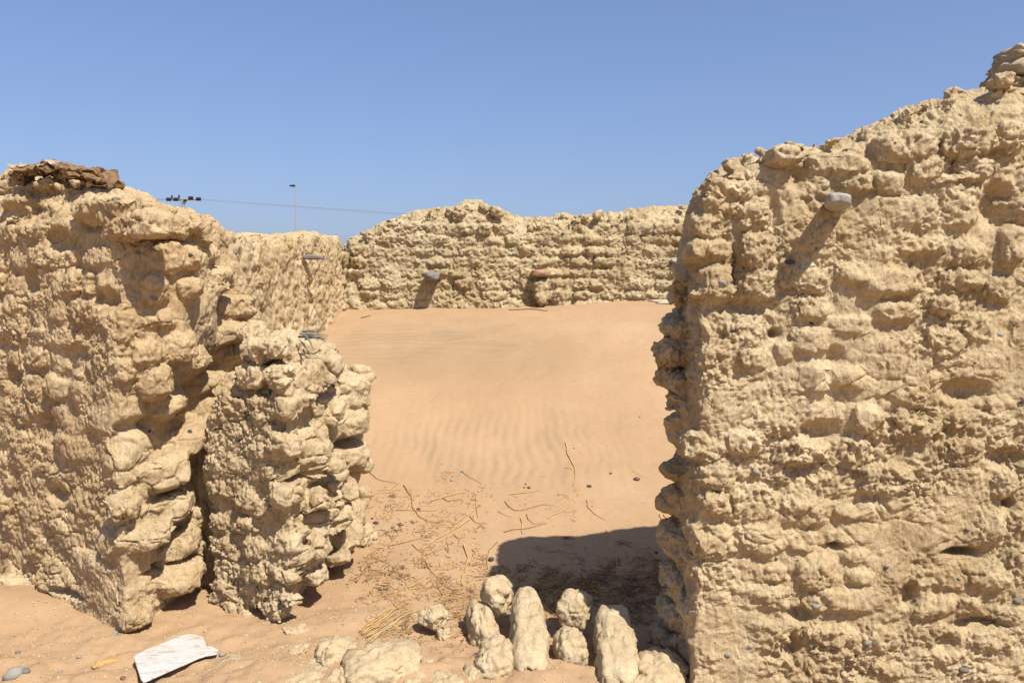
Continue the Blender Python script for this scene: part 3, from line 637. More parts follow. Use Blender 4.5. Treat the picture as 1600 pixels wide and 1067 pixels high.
# ------------------------------------------------------------------ stones set in the walls
def lump_mesh(name, S, seed=0, V0=None, Fc=None, n=2.6, amp=.16, freq=1.4, detail=.05):
    V = superell(IV if V0 is None else V0, n); r = 1 + amp * gn(V * freq + seed * 7.7, 5) + detail * fbm(V * 4 + seed, 2, 8)
    V = V * r[:, None] * np.array(S)
    return mesh_from(name, V, IF if Fc is None else Fc)
def wallhit(ms, px, py):
    r = ray(px, py); r = r / np.linalg.norm(r)
    h = ms.bvh.ray_cast(Vector((0, 0, CAMZ)), Vector(r))
    return h[0], h[1]
PEB = {}
def pebble_mesh(mat, k):
    key = (mat.name, k % 5)
    if key not in PEB: PEB[key] = lump_mesh('pebble', (1, .8, .6), seed=k % 5 + 3, V0=IV2, Fc=IF2, n=2.3, amp=.25); PEB[key].materials.append(mat)
    return PEB[key]
def wall_pebble(ms, px, py, size, mat, k, sink=.35, ratio=1.):
    p, nrm = wallhit(ms, px, py)
    if p is None: return
    s_ = size / 2 * p.y / F
    o = bpy.data.objects.new('pebble', pebble_mesh(mat, k)); C.objects.link(o); o.parent = ms.root
    o.location = p - Vector(ms.root.location) - nrm * s_ * sink
    o.rotation_euler = (random.uniform(-.5, .5), random.uniform(-.6, .6), random.uniform(-.6, .6)); o.scale = (s_, s_ * .9, s_ * .9 * ratio)
k = 0
for ms, lst in ((rm, [(1455,290,17,2),(1436,306,9,1),(1453,307,9,0),(1503,297,8,0),(1513,324,9,0),(1252,232,11,1),(1198,335,8,1),(1129,443,17,2),(1236,412,16,1),(1146,517,11,1),(1213,488,7,0),(1267,505,9,1),(1563,523,16,2),(1597,627,9,1),(1496,400,9,3),(1180,736,15,2),(1113,729,9,2),(1283,803,11,2),(1245,838,8,2),(1385,886,10,1),(1275,947,19,2),(1355,1005,15,2),(1505,1048,18,0),(1137,1024,13,0),(1173,1010,12,2),(1297,1054,8,1),(1590,940,16,0),(1497,905,9,1),(1352,702,7,1),(1276,739,5,1),(1120,268,12,3),(1108,282,9,3),(1523,567,7,1),(1519,571,6,3),(1393,528,5,1),(1437,756,7,2),(1511,828,9,1),(1430,937,9,1),(1212,872,9,1),(1155,632,7,3),(1350,740,6,1),(1247,875,5,1),(1380,175,9,1),(1500,180,8,3),(1520,155,10,2),(1480,170,8,2),(1545,150,12,2),(1530,160,8,3),(1560,158,10,2),(1440,190,7,1)]),
                (lm, [(216,396,13,0),(240,467,13,0),(183,229+230,0,0),(9,406,7,1),(98,441,5,1),(298,398,9,1),(214,525,8,1),(178,570,8,1),(365,395,12,0),(233,674,10,1),(297,673,10,1),(268,672,5,3),(206,465,14,2),(183,310,14,0),(38,912+20,7,1),(353,440,6,1),(28,650,10,1)]),
                (pm, [(370,687,11,1),(347,690,4,1),(487,625,8,3),(509,824,10,0),(480,846,20,3),(405,712,5,3),(423,742,5,1),(380,745,5,3),(435,730,5,1)]),
                (sm, [(365,395,20,0),(478,456,8,2),(492,384,8,1),(417,363,9,1)]),
                (bk, [(668,325,10,1),(878,366,8,1),(696,340,8,1),(948,373,7,0),(1037,330,9,1),(956,353,6,1),(1052,408,12,2),(575,380,5,1),(741,340,7,2),(870,342,6,0),(890,352,6,0),(765,330,8,1)])):
    for px, py, s_, mt in lst:
        k += 1
        if s_: wall_pebble(ms, px, py, s_, (ST_GREY, ST_DARK, ST_PALE, ST_RED)[mt], k)
for ms, n_, box in ((rm, 60, (1100, 1600, 180, 1060)), (lm, 34, (0, 330, 300, 960)), (pm, 30, (320, 560, 540, 950)), (bk, 60, (550, 1060, 340, 455)), (sm, 30, (340, 535, 375, 490))):
    for j in range(n_):
        k += 1; wall_pebble(ms, random.uniform(*box[:2]), random.uniform(*box[2:]), random.uniform(2.0, 4.5), random.choice((ST_GREY, ST_DARK, ST_DARK, ST_RED)), k)
def jut(ms, px, py, Y, S, mat, nm='jutting_stone', rot=(0, 0, 0), label=None, seed=1):
    p = at(px, py, Y); me_ = lump_mesh(nm, S, seed=seed, n=3.4, amp=.12)
    o = obj(nm, me_, mat, ms.root, Vector(p) - Vector(ms.root.location)); o.rotation_euler = rot
    if label: o['label'] = label
    return o
jut(rm, 1309, 316, YR - .085, (.044, .11, .026), ST_PALE, rot=(-.04, .06, -.36), label='flat grey stone jutting from the wall', seed=4)
jut(bk, 675, 432, 8.88, (.085, .16, .05), ST_GREY, rot=(0, .05, .1), label='grey stone jutting low from the wall', seed=5)
jut(bk, 845, 427, 8.93, (.11, .12, .045), ST_PINK, label='reddish brick jutting above a worn mud stub', seed=6)
o = jut(sm, 478, 402, 7.25, (.11, .055, .022), ST_GREY, rot=(0, .03, 0), label='flat grey stone jutting from the wall', seed=7)
o.location.x = -1.84 - SW.location.x

# ------------------------------------------------------------------ top of the walls: matting, rubble, the snag
def strip_clump(name, parent, path, wdt, hgt, mat, n, seed):
    """rough slab following a path of points, ragged at its edges"""
    r_ = np.random.default_rng(seed); path = np.array(path, float); V = []; Fq = []
    M = 14; K = 26
    d = np.linspace(0, 1, K); idx_ = np.linspace(0, len(path) - 1, K)
    pts = np.stack([np.interp(idx_, np.arange(len(path)), path[:, c_]) for c_ in range(3)], 1)
    tg = np.gradient(pts, axis=0); tg /= np.linalg.norm(tg, axis=1)[:, None]
    sd_ = np.cross(tg, (0, 0, 1)); sd_ /= np.linalg.norm(sd_, axis=1)[:, None]
    for i in range(K):
        e = max(.12, math.sin(math.pi * min(1, max(0, d[i]))) ** .4)
        for j in range(M):
            a_ = 2 * math.pi * j / M
            V.append(pts[i] + sd_[i] * math.cos(a_) * wdt * e + np.array((0, 0, 1)) * math.sin(a_) * hgt * e)
    V = np.array(V); rr = fbm(V * 22 + seed, 3, seed); V += np.stack([rr, fbm(V * 22, 3, seed + 4), .8 * fbm(V * 30, 3, seed + 8)], 1) * .03
    for i in range(K - 1):
        for j in range(M):
            Fq.append((i * M + j, i * M + (j + 1) % M, (i + 1) * M + (j + 1) % M, (i + 1) * M + j))
    me_ = mesh_from(name, V - np.array(parent.location), Fq, smooth=False)
    return obj(name, me_, mat, parent)
pmt = empty('palm_matting', at(100, 285, 4.15), 'dark brown layers of rotten palm matting crusting the top of the left wall', 'matting')
Q = lambda px, py, Y: at(px, py, Y)
for j, (pts, w_, h_, mt) in enumerate([
    ([(24,262),(60,263),(100,260),(118,268)], .10, .012, FIBRE_P), ([(30,271),(60,268),(95,266),(120,270)], .12, .012, FIBRE), ([(24,285),(30,275),(40,270),(60,268)], .05, .010, FIBRE_P),
    ([(60,261),(85,258),(112,262),(122,268)], .09, .008, FIBRE), ([(108,276),(130,268),(150,268),(168,278)], .10, .013, FIBRE), ([(112,281),(135,276),(160,280),(180,288)], .11, .014, FIBRE),
    ([(145,266),(156,266),(170,276),(186,292)], .07, .014, FIBRE), ([(100,268),(125,272),(150,276),(176,286)], .08, .010, FIBRE_P), ([(118,270),(140,272),(165,284),(184,294)], .09, .012, FIBRE),
    ([(20,290),(28,282),(38,280)], .04, .008, FIBRE_P), ([(32,288),(38,283),(44,276)], .04, .012, FIBRE)]):
    strip_clump('fibre_layer', pmt, [Q(a_, b_, 3.94 - .08 * (a_ / 100)) for a_, b_ in pts], w_, h_, mt, 0, 100 + j)
# loose fibres poking out of the matting
def tube(pts, r0, r1=None, n=5):
    pts = np.array(pts, float); r1 = r0 if r1 is None else r1; K = len(pts)
    tg = np.gradient(pts, axis=0); tg /= np.maximum(np.linalg.norm(tg, axis=1)[:, None], 1e-9)
    ref = np.array((0, 0, 1.)) if abs(tg[0][2]) < .8 else np.array((1., 0, 0))
    a_ = np.cross(tg, ref); a_ /= np.maximum(np.linalg.norm(a_, axis=1)[:, None], 1e-9); b_ = np.cross(tg, a_)
    V = []
    for i in range(K):
        r = r0 + (r1 - r0) * i / (K - 1)
        for j in range(n): V.append(pts[i] + r * (a_[i] * math.cos(2 * math.pi * j / n) + b_[i] * math.sin(2 * math.pi * j / n)))
    Fq = [(i * n + j, i * n + (j + 1) % n, (i + 1) * n + (j + 1) % n, (i + 1) * n + j) for i in range(K - 1) for j in range(n)]
    return np.array(V), np.array(Fq)
def joined(lst):
    V = []; Fq = []; n_ = 0
    for v, f in lst: V.append(v); Fq.append(f + n_); n_ += len(v)
    return np.concatenate(V), np.concatenate(Fq)
tb_ = []
for j in range(90):
    a_ = random.uniform(24, 182); top = np.interp(a_, [24, 40, 70, 110, 150, 186], [282, 264, 262, 268, 270, 292]); p = Q(a_, top + random.uniform(-2, 12), 3.90 - .001 * a_ + random.uniform(-.1, .08))
    dr = np.array((random.uniform(-1, 1), random.uniform(-1, .2), random.uniform(-.35, .35))) * random.uniform(.02, .06)
    tb_.append(tube([p, p + dr * .5 + (0, 0, random.uniform(-.006, .006)), p + dr], .0018, .0008, 3))
V, Fq = joined(tb_); o = obj('loose_fibres', mesh_from('loose_fibres', V - np.array(pmt.location), Fq), FIBRE, pmt); o['kind'] = 'stuff'

# the snag of hard mud at the far right top
sn = empty('hardened_mud_snag', at(1590, 140, 3.2), 'dark jagged snag of layered mud standing on the top right end of the wall', 'mud snag')
for j, (px, py, w_, h_, dz, mt) in enumerate([(1590,152,.12,.03,0,0),(1592,138,.095,.022,0,1),(1586,126,.085,.024,0,0),(1584,112,.065,.026,0,1),(1581,98,.040,.026,0,0),(1579,86,.020,.02,0,1),(1610,120,.085,.05,0,0),(1572,135,.05,.018,0,1),(1560,128,.035,.010,0,0)]):
    p = at(px, py, 3.16 + .02 * (j % 3)); V = superell(IV, 2.8); V = V * (1 + .38 * gn(V * 2 + j * 9, 5) + .26 * fbm(V * np.array((3, 3, 7)) + j, 4, 8, .6))[:, None] * np.array((w_, .10, h_ * 1.25))
    obj('mud_layer', mesh_from('mud_layer', V + p - np.array(sn.location), IF), (MUD_R, FIBRE_P)[mt], sn)

# ------------------------------------------------------------------ fallen mud bricks on the ground
def clod(name, label, px, Y, z, S, yaw=0, pitch=0, roll=0, seed=1, n=2.7, mat=None, amp=.12, cat='mud brick', group=None, pits=.0):
    x = (px - 800) / F * Y * 1.005
    V = superell(IV4, n); s3 = seed * 3.1
    r = 1 + amp * gn(V * 1.3 + s3, 3)
    V = V * r[:, None] * np.array(S)
    nr = V / np.linalg.norm(V, axis=1)[:, None]
    P = V + s3
    d = .013 * fbm(P * 15, 3, seed) + .007 * fbm(P * 40, 3, seed + 5, .65) + .0035 * gn(P * 100, seed + 8) - .008 * np.abs(gn(P * 22, seed + 12))
    f1, f2 = worley(P * 9, seed); d -= .012 * np.exp(-((f2 - f1) / .08) ** 2) * (gn(P * 3, seed + 2) > -.05); d -= .02 * np.clip(gn(P * 13, seed + 9) - .33, 0, 1) * 3 * (1 + pits)
    V = V + nr * d[:, None]
    me_ = mesh_from(name, V, IF4)
    o = obj(name, me_, mat or MUD_LOOSE); o.location = (x, Y, z); o.rotation_euler = (pitch, roll, yaw)
    return tag(o, label, cat, group)
GR = 'mud bricks fallen across the doorway'
clod('mud_brick', 'round weathered mud brick sitting on a darker one, left in the doorway row', 775, 3.50, .165, (.072, .085, .085), seed=1, n=2.3, group=GR)
clod('mud_brick', 'shaded mud brick propping up the round brick at the left end of the doorway row', 752, 3.42, .04, (.062, .13, .10), yaw=.25, pitch=.25, seed=2, group=GR)
clod('mud_brick', 'hollowed mud brick below the round one, cut by the lower edge of the photo', 775, 3.10, .03, (.085, .12, .09), yaw=-.1, seed=3, pits=1.5, group=GR)
clod('mud_brick', 'long pale loaf shaped mud brick left of the two short bricks', 827, 3.25, .085, (.078, .30, .085), yaw=.03, pitch=.25, seed=14, n=2.9, amp=.07, group=GR)
clod('mud_brick', 'short rounded mud brick between the two long ones, the farther of the pair', 901, 3.44, .115, (.076, .085, .088), yaw=-.3, pitch=.2, seed=5, n=2.5, group=GR)
clod('mud_brick', 'short squarish mud brick with a grey pebble in it, between the two long bricks', 895, 3.16, .065, (.066, .10, .082), yaw=.05, seed=6, group=GR)
clod('mud_brick', 'broad long mud brick at the right, beside the shadow of the wall', 966, 3.15, .06, (.086, .25, .095), yaw=-.06, pitch=.22, seed=7, n=3.6, amp=.08, group=GR)
clod('mud_brick', 'sloping rough mud lump at the foot of the right wall, half shaded', 1034, 3.06, -.005, (.115, .17, .085), yaw=-.5, pitch=.1, seed=8, group=GR)
clod('mud_brick', 'dull mud brick lying in the shade against the foot of the right wall', 1043, 3.34, .05, (.075, .05, .045), yaw=.5, seed=9, roll=-.3, group=GR)
clod('mud_clod', 'small lone mud knob standing between the straw and the doorway row', 675, 3.46, .075, (.062, .06, .055), yaw=.3, roll=.35, seed=10, n=2.3, cat='clod')
clod('mud_clod', 'small crumbling mud piece beneath the lone knob', 690, 3.40, .01, (.035, .03, .04), seed=19, cat='clod')
clod('mud_slab', 'smooth flat mud slab sunk in the sand right of the white board', 346, 3.10, .00, (.075, .14, .028), yaw=.05, seed=11, n=3, cat='mud slab')
clod('mud_slab', 'pale sloping slab of mud at the lower edge, left of the fallen lumps', 440, 3.02, .00, (.15, .12, .05), yaw=-.5, roll=-.15, seed=12, cat='mud slab')
clod('mud_lump', 'stout fallen mud lump with a shaded left side at the lower edge', 518, 3.16, .035, (.085, .10, .075), yaw=.2, seed=13, cat='mud lump')
clod('mud_lump', 'widest fallen mud lump at the lower edge, left of the doorway row', 592, 3.06, .035, (.165, .13, .085), yaw=.4, seed=24, n=3, cat='mud lump')
clod('mud_lump', 'low crumbled mud ridge between the stout lump and the widest lump', 552, 3.10, .02, (.06, .08, .05), yaw=.4, seed=15, cat='mud lump')
clod('mud_lump', 'small pale clod under the left edge of the wall, level with the sand', 15, 3.95, .05, (.13, .08, .04), seed=16, cat='mud lump')
clod('mud_lump', 'low mud shelf in the sand just right of the foot of the pier', 455, 3.46, .0, (.08, .05, .03), seed=17, cat='mud lump', yaw=.4)
clod('mud_lump', 'rounded lump of yellow mud at the right foot of the pier', 565, 4.42, .13, (.075, .07, .06), seed=18, cat='mud lump')
for lb_t, px_, Y_, z_, S_, yw, sd in [('crumbly mud boulder at the very edge below the sloping slab', 420, 2.93, -.02, (.12, .1, .07), .2, 41), ('mud chunk with a flat top filling the gap left of the widest lump', 535, 2.99, .0, (.08, .09, .06), -.4, 42), ('small broken mud piece above the sloping slab', 455, 3.24, .01, (.055, .05, .032), .6, 43), ('tiny mud clod above the stout lump', 530, 3.36, .01, (.035, .03, .022), .1, 44), ('mud clod right of the widest lump with sand around it', 655, 3.12, .005, (.05, .055, .035), .9, 45), ('broad half buried mud slab under the stout lump at the lower edge', 478, 2.98, .0, (.13, .12, .05), .5, 31), ('angular mud chunk between the sloping slab and the stout lump', 490, 3.12, .01, (.05, .06, .04), 1.1, 32), ('small mud chunk touching the right end of the widest lump', 640, 3.0, .0, (.06, .07, .05), .3, 33), ('flat mud chip in the sand above the widest lump', 585, 3.22, .012, (.06, .04, .02), .8, 34), ('low mud hump between the widest lump and the doorway row', 700, 3.0, -.01, (.10, .10, .045), -.3, 35), ('mud chunk wedged under the left end of the doorway row', 738, 3.04, .0, (.05, .07, .06), .2, 36)]:
    clod('mud_chunk', lb_t, px_, Y_, z_, S_, yaw=yw, seed=sd, n=3.2, amp=.22, cat='mud lump')
pb = lump_mesh('pebble', (.016, .01, .02), 4); o = obj('pebble', pb, ST_GREY, bpy.data.objects['mud_brick.005'], (.015, -.093, -.01))

# white board
def flat_poly(name, label, pts, thick, mat, cat, dz=.012, tilt=None, zs=None):
    base = []
    for i, (px, py) in enumerate(pts):
        r = ray(px, py); z0 = .03 + dz if zs is None else zs[i]
        t = (z0 - CAMZ) / r[2]; base.append((r[0] * t, r[1] * t, z0))
    import bmesh
    bm = bmesh.new(); top = [bm.verts.new(p) for p in base]; bot = [bm.verts.new((p[0], p[1], p[2] - thick)) for p in base]
    bm.faces.new(top); bm.faces.new(bot[::-1])
    for i in range(len(pts)): j = (i + 1) % len(pts); bm.faces.new((top[i], bot[i], bot[j], top[j]))
    bmesh.ops.recalc_face_normals(bm, faces=bm.faces); bmesh.ops.bevel(bm, geom=[e for e in bm.edges], offset=.0015, segments=1, affect='EDGES')
    me_ = bpy.data.meshes.new(name); bm.to_mesh(me_); bm.free()
    o = obj(name, me_, mat); return tag(o, label, cat)
m, n, l, b = new_mat('white_board'); co = mapped(n, l, 1, 1, 1); b.inputs['Roughness'].default_value = .7
cs = mapped(n, l, 9, 30, 9, (0, 0, -.45))
t1 = noise_node(n, l, cs, 1.3, 6, .65); t2 = noise_node(n, l, co, 70, 4, .6)
c = ramp(n, l, t1.outputs[0], [(.42, (.50, .485, .45)), (.54, (.47, .435, .38)), (.64, (.34, .24, .15))]).outputs[0]
c = mixc(n, l, .5, c, ramp(n, l, t2.outputs[0], [(.3, (.8, .76, .7)), (.5, (1, 1, 1))]).outputs[0], 'MULTIPLY')
l.new(c, b.inputs['Base Color']); l.new(bumpn(n, l, t2.outputs[0], .5, .004), b.inputs['Normal'])
WB = m
flat_poly('white_board', 'white broken board lying on the sand in front of the pier', [(209,1026),(214,1021),(230,1013),(245,1008),(262,1001),(278,994),(292,990),(302,990),(309,992),(318,995),(321,1003),(322,1009),(332,1009),(341,1014),(339,1020),(330,1022),(322,1023),(310,1027),(290,1036),(262,1048),(224,1065),(220,1060)], .007, WB, 'board', zs=[.036]*22)

# ------------------------------------------------------------------ small stones on the sand
PG = 'small stones lying on the sand'
def pebble(px, py, size, mat, label, k, group=None, sink=.15):
    p = ghit(px, py); s_ = size / 2 * p[1] / F
    o = bpy.data.objects.new('pebble', pebble_mesh(mat, k)); C.objects.link(o); o.location = (p[0], p[1], p[2] + s_ * (.6 - sink - .2)); o.scale = (s_, s_, s_)
    o.rotation_euler = (random.uniform(-.3, .3), random.uniform(-.3, .3), random.uniform(0, 6)); return tag(o, label, 'stone', group)
v13 = lambda x, y: (540 + x * .325, 640 + y * .325)
for k, (x, y, s_, mt, lb) in enumerate([
    (561,300,6,0,'grey pebble at the head of a thin twig, left on the slope'), (512,341,7,2,'flat pale pebble left of the middle of the slope'),
    (866,358,5,0,'topmost of three tiny grey pebbles together in mid slope'), (881,376,6,1,'rightmost of three tiny grey pebbles together in mid slope'), (858,375,4,1,'leftmost of three tiny grey pebbles together in mid slope'),
    (1171,370,8,1,'dark round pebble just right of the upright twig'), (1275,307,5,1,'tiny dark pebble alone between the upright twig and the reddish stone'),
    (1400,336,11,3,'reddish stone near the right wall beside two straws'), (1493,687,6,1,'dark pebble inside the shadow by the right wall'),
    (145,546,9,1,'dark stone near the foot of the pier among twigs'), (128,523,5,1,'tiny black pebble above the dark stone near the pier'), (226,566,7,0,'round dark grey pebble among twigs right of the pier'), (82,570,9,0,'grey green pebble nearest the right foot of the pier'), (180,577,8,2,'pale pebble lying among twigs beside the pier'),
    (700,722,12,1,'dark seed pod like stone beside a bent twig in mid doorway'), (282,818,5,0,'tiny blue grey pebble among litter low in the doorway'),
    (350,483,8,1,'dark pebble below the forked twig on the left'), (1098,187,3,1,'tiny speck of stone beside the top of the upright twig'),
    (954,322,4,2,'small pale pebble right of the three together'), (1413,36,3,1,'tiny dark pebble high on the slope near the right wall')]):
    px, py = v13(x, y); pebble(px, py, s_, (ST_GREY, ST_DARK, ST_PALE, ST_RED)[mt], lb, k, PG)
for k, (px, py, s_, mt, lb) in enumerate([(40,1056,15,0,'dark grey stone at the lower left corner'), (22,1058,34,2,'pale grey flat stone at the lower left corner'), (28,1018,9,0,'small grey stone left of the white board near the wall'), (124,1028,9,2,'pale pebble between the ochre crumb and the wall'), (192,1058,10,3,'small reddish stone just left of the white board'), (631,1020,12,0,'grey stone perched on the widest fallen lump'), (543,1017,9,3,'brown pebble beside the stout fallen lump'), (94,1046,8,2,'pale pebble in the lower left sand'), (545,1003,14,2,'pale blue grey flake below the straw bundle'), (348,1023,14,2,'pale chip on the far edge of the sunk mud slab'), (180,990,10,2,'pale chip right under the corner of the left wall'), (166,1030,8,0,'grey pebble stuck on the ochre crumb')]):
    pebble(px, py, s_, (ST_GREY, ST_DARK, ST_PALE, ST_RED)[mt], lb, k, PG)
p = ghit(164, 1036); V = superell(IV, 2.4) * np.array((.05, .022, .016)); V = V * (1 + .5 * gn(V * 60, 3))[:, None]
o = obj('ochre_crumb', mesh_from('ochre_crumb', V, IF), ST_OCHRE, loc=(p[0], p[1], p[2] + .006)); o.rotation_euler.z = .75; tag(o, 'ochre yellow crumbling lump in the sand left of the white board', 'crumb')

# crusts at the foot of the back wall
def crust(px0, py0, px1, py1, n_, label):
    root = empty('salt_crust', ghit((px0 + px1) / 2, (py0 + py1) / 2), label, 'crust'); L_ = []
    for i in range(n_):
        f = random.random(); p = ghit(px0 + (px1 - px0) * f + random.uniform(-4, 4), py0 + (py1 - py0) * f + random.uniform(-2.5, 2.5))
        V = superell(IV2, 3) * np.array((random.uniform(.03, .13), random.uniform(.02, .05), .009)); V = V * (1 + .4 * gn(V * 30 + i, 3))[:, None]
        a_ = random.uniform(-.5, .5); R_ = np.array(((math.cos(a_), math.sin(a_), 0), (-math.sin(a_), math.cos(a_), .08), (0, 0, 1)))
        obj('crust_flake', mesh_from('crust_flake', V @ R_ + p + (0, 0, .008) - np.array(root.location), IF2), SALT, root)
crust(578, 478, 640, 473, 16, 'pale crust flakes along the left foot of the back wall')
crust(1010, 468, 1056, 476, 12, 'pale crust flakes at the right foot of the back wall')


# ------------------------------------------------------------------ dead leaf blades on the pier
lb_ = empty('dry_leaf_blades', Vector(at(492, 527, 3.72)), 'grey dry leaf blades lying across the top of the pier', 'dry leaves')
zt = None
for j, (a_, b_) in enumerate([((468, 521), (514, 524)), ((466, 526), (510, 530)), ((476, 530), (512, 527)), ((480, 524), (508, 533)), ((472, 518), (505, 525))]):
    A = at(*a_, 3.66 + .015 * j); B = at(*b_, 3.66 + .01 * j); mid = (A + B) / 2 + (0, 0, .004 * j)
    pts = [A, (A + mid) / 2, mid, (mid + B) / 2, B]; V, Fq = tube(pts, .006, .0015, 4); 
    obj('blade', mesh_from('blade', V - np.array(lb_.location), Fq), WOOD_G, lb_)
V, Fq = tube([at(474, 522, 3.66), at(483, 531, 3.62), at(490, 545, 3.58)], .008, .002, 4)
obj('blade', mesh_from('blade', V - np.array(lb_.location), Fq), WOOD_G, lb_)

# ------------------------------------------------------------------ twigs and straw
def ground_path(pts, lift=.003, step=.02):
    P = [ghit(px, py) for px, py in pts]; out = []
    for a_, b_ in zip(P[:-1], P[1:]):
        K = max(2, int(np.linalg.norm(b_ - a_) / step))
        for i in range(K): out.append(a_ + (b_ - a_) * i / K)
    out.append(P[-1]); out = np.array(out)
    j_ = fbm(out * 12, 2, 4) * .006; out[:, 0] += j_
    out[:, 2] = _tab(_TF, out[:, 0], out[:, 1]) + lift + .004 * (1 + gn(out * 9, 6)); return out
TG = 'dry twigs scattered in the doorway'
TW = [([(1058,155),(1062,200),(1085,250),(1108,290),(1106,320),(1097,372)],.0045,0,'pale upright twig, longest on the open slope'),
 ([(1050,280),(1080,282),(1106,300)],.002,0,'thin straw branching left off the upright twig'),
 ([(765,440),(785,470),(812,487),(850,486),(900,470),(950,460),(1000,462)],.003,1,'hooked twig curving along below the three pebbles'),
 ([(790,410),(860,402),(940,394)],.0028,0,'short straight pale straw lying level in mid slope'),
 ([(1158,435),(1165,470),(1190,500),(1225,522),(1250,532)],.0028,1,'bent twig reaching the top edge of the shadow'),
 ([(975,525),(1000,505),(1040,490),(1080,465),(1130,400)],.003,0,'slanting straw rising to the right below the upright twig'),
 ([(845,520),(848,560),(850,600)],.0035,0,'short twig pointing at the left corner of the shadow'),
 ([(870,505),(880,530),(905,552),(965,548)],.0025,1,'curled twig just above the shadow edge'),
 ([(570,655),(578,690),(590,710),(575,760),(560,800),(558,850)],.005,0,'pale wavy stick standing out in the lower doorway'),
 ([(730,640),(690,680),(680,715),(683,770)],.004,1,'bent twig curling round the dark seed stone'),
 ([(610,750),(650,745),(680,735)],.0025,1,'small straight twig left of the seed stone'),
 ([(565,305),(600,330),(650,358)],.0025,1,'thin straight twig trailing from a grey pebble'),
 ([(440,345),(480,320),(515,300)],.0022,0,'thin straw slanting up left of the grey pebble'),
 ([(120,290),(122,310),(150,335),(200,348),(255,358)],.003,1,'arched twig beside the top of the litter near the pier'),
 ([(255,355),(215,385),(155,390)],.003,0,'straw running back under the arched twig'),
 ([(280,365),(320,430),(320,470),(350,510),(400,540),(460,552)],.0038,1,'long kinked twig crossing the left litter'),
 ([(245,485),(330,488),(435,488)],.0025,1,'level twig crossing the kinked twig'),
 ([(415,440),(470,425),(540,405),(590,400)],.003,0,'straw tuft stem lying under the thin straight twig'),
 ([(470,430),(490,445),(560,435)],.003,1,'short dark twig inside the straw tuft'),
 ([(625,408),(628,470),(636,520)],.003,0,'upright straw above the forked clump'),
 ([(655,420),(630,465),(600,505),(530,550)],.003,0,'slanting straw crossing the upright one'),
 ([(600,515),(625,545),(680,552)],.003,1,'dark rootlet at the foot of the crossing straws'),
 ([(600,530),(540,570),(470,605),(400,650)],.0036,0,'long straw falling left from the crossing straws'),
 ([(200,660),(270,645),(350,625),(385,615)],.0032,1,'twig lying level among the left litter'),
 ([(120,705),(180,735),(215,745)],.0034,1,'dark twig low on the left beside the pier'),
 ([(320,650),(380,700),(440,680)],.003,0,'forked straw in the middle of the left litter'),
 ([(215,455),(218,490)],.0025,1,'tiny upright twig above the left litter'),
 ([(1508,505),(1530,545)],.003,0,'left one of two short straws by the right wall'),
 ([(1528,505),(1560,550),(1565,583)],.003,0,'right one of two short straws by the right wall'),
 ([(1375,298),(1400,308),(1432,326)],.002,0,'thin straw above the reddish stone'),
 ([(765,592),(800,580),(880,572),(965,550)],.003,1,'twig lying just over the top left of the shadow'),
 ([(1255,580),(1250,620),(1240,660)],.0028,0,'thin straw in the shade pointing downhill'),
 ([(960,690),(1020,683),(1060,690)],.0024,1,'faint twig level in the shade'),
 ([(800,810),(850,765),(880,750)],.003,1,'twig leaning at the left tip of the shadow'),
 ([(1300,700),(1305,760),(1298,820)],.003,0,'pale straw deep in the shade'),
 ([(1180,770),(1240,775),(1300,800),(1400,790)],.003,0,'pale curved straw along the litter in the shade'),
 ([(900,830),(960,850),(1010,845)],.003,1,'brown twig near the foot of the shadow'),
 ([(340,800),(280,820)],.003,0,'short straw low in the left litter'),
 ([(160,845),(215,850),(240,870)],.003,0,'small straw near the lower left litter'),
 ([(300,860),(350,835)],.004,0,'thick straw piece above the straw bundle'),
 ([(520,600),(545,625),(575,612)],.0028,1,'small hooked twig in mid doorway'),
 ([(475,665),(495,690),(490,640)],.0026,1,'tiny forked twig beside mid doorway litter'),
 ([(605,675),(628,700)],.0028,1,'tiny dark twig right of the pale wavy stick'),
 ([(380,720),(400,760),(430,800),(395,830)],.003,0,'straggling straw at the centre bottom of the litter'),
 ([(735,492),(770,512),(800,517)],.0022,0,'faint straw left of the short pointing twig')]
for pts, r, mt, lbl in TW:
    P = ground_path([v13(*q) for q in pts]); V, Fq = tube(P, r, r * .45, 5); c0 = P[len(P) // 2]
    tag(obj('twig', mesh_from('twig', V - c0, Fq), (STRAW, TWIG)[mt], loc=c0), lbl, 'twig', TG)
# twig by the side wall and one line high on the sand
for pts, lbl in [([(795, 485), (825, 484), (856, 487)], 'thin dark stick lying level on the sand under the back wall'), ([(565, 497), (580, 494)], 'small dark stick on the sand near the corner crack')]:
    P = ground_path(pts, .004, .05); V, Fq = tube(P, .006, .004, 5); tag(obj('stick', mesh_from('stick', V - P[0], Fq), TWIG_D, loc=P[0]), lbl, 'stick')
# bundle of straw
sb_ = empty('straw_bundle', ghit(610, 975), 'loose bundle of parallel straw stalks on the sand left of the lone mud knob', 'straw')
for j in range(20):
    f = j / 19; a_ = (563 + 14 * f + random.uniform(-4, 4), 990 + 16 * f + random.uniform(-6, 6)); b_ = (632 + 20 * f + random.uniform(-14, 8), 944 + 20 * f + random.uniform(-5, 5))
    md_ = ((a_[0] + b_[0]) / 2 - 2, (a_[1] + b_[1]) / 2 + random.uniform(-3, 3)); P = ground_path([a_, md_, b_], .004 + .004 * random.random()); V, Fq = tube(P, .0020, .0010, 5)
    obj('stalk', mesh_from('stalk', V - np.array(sb_.location), Fq), random.choice((STRAW, STRAW, FIBRE_P)), sb_)

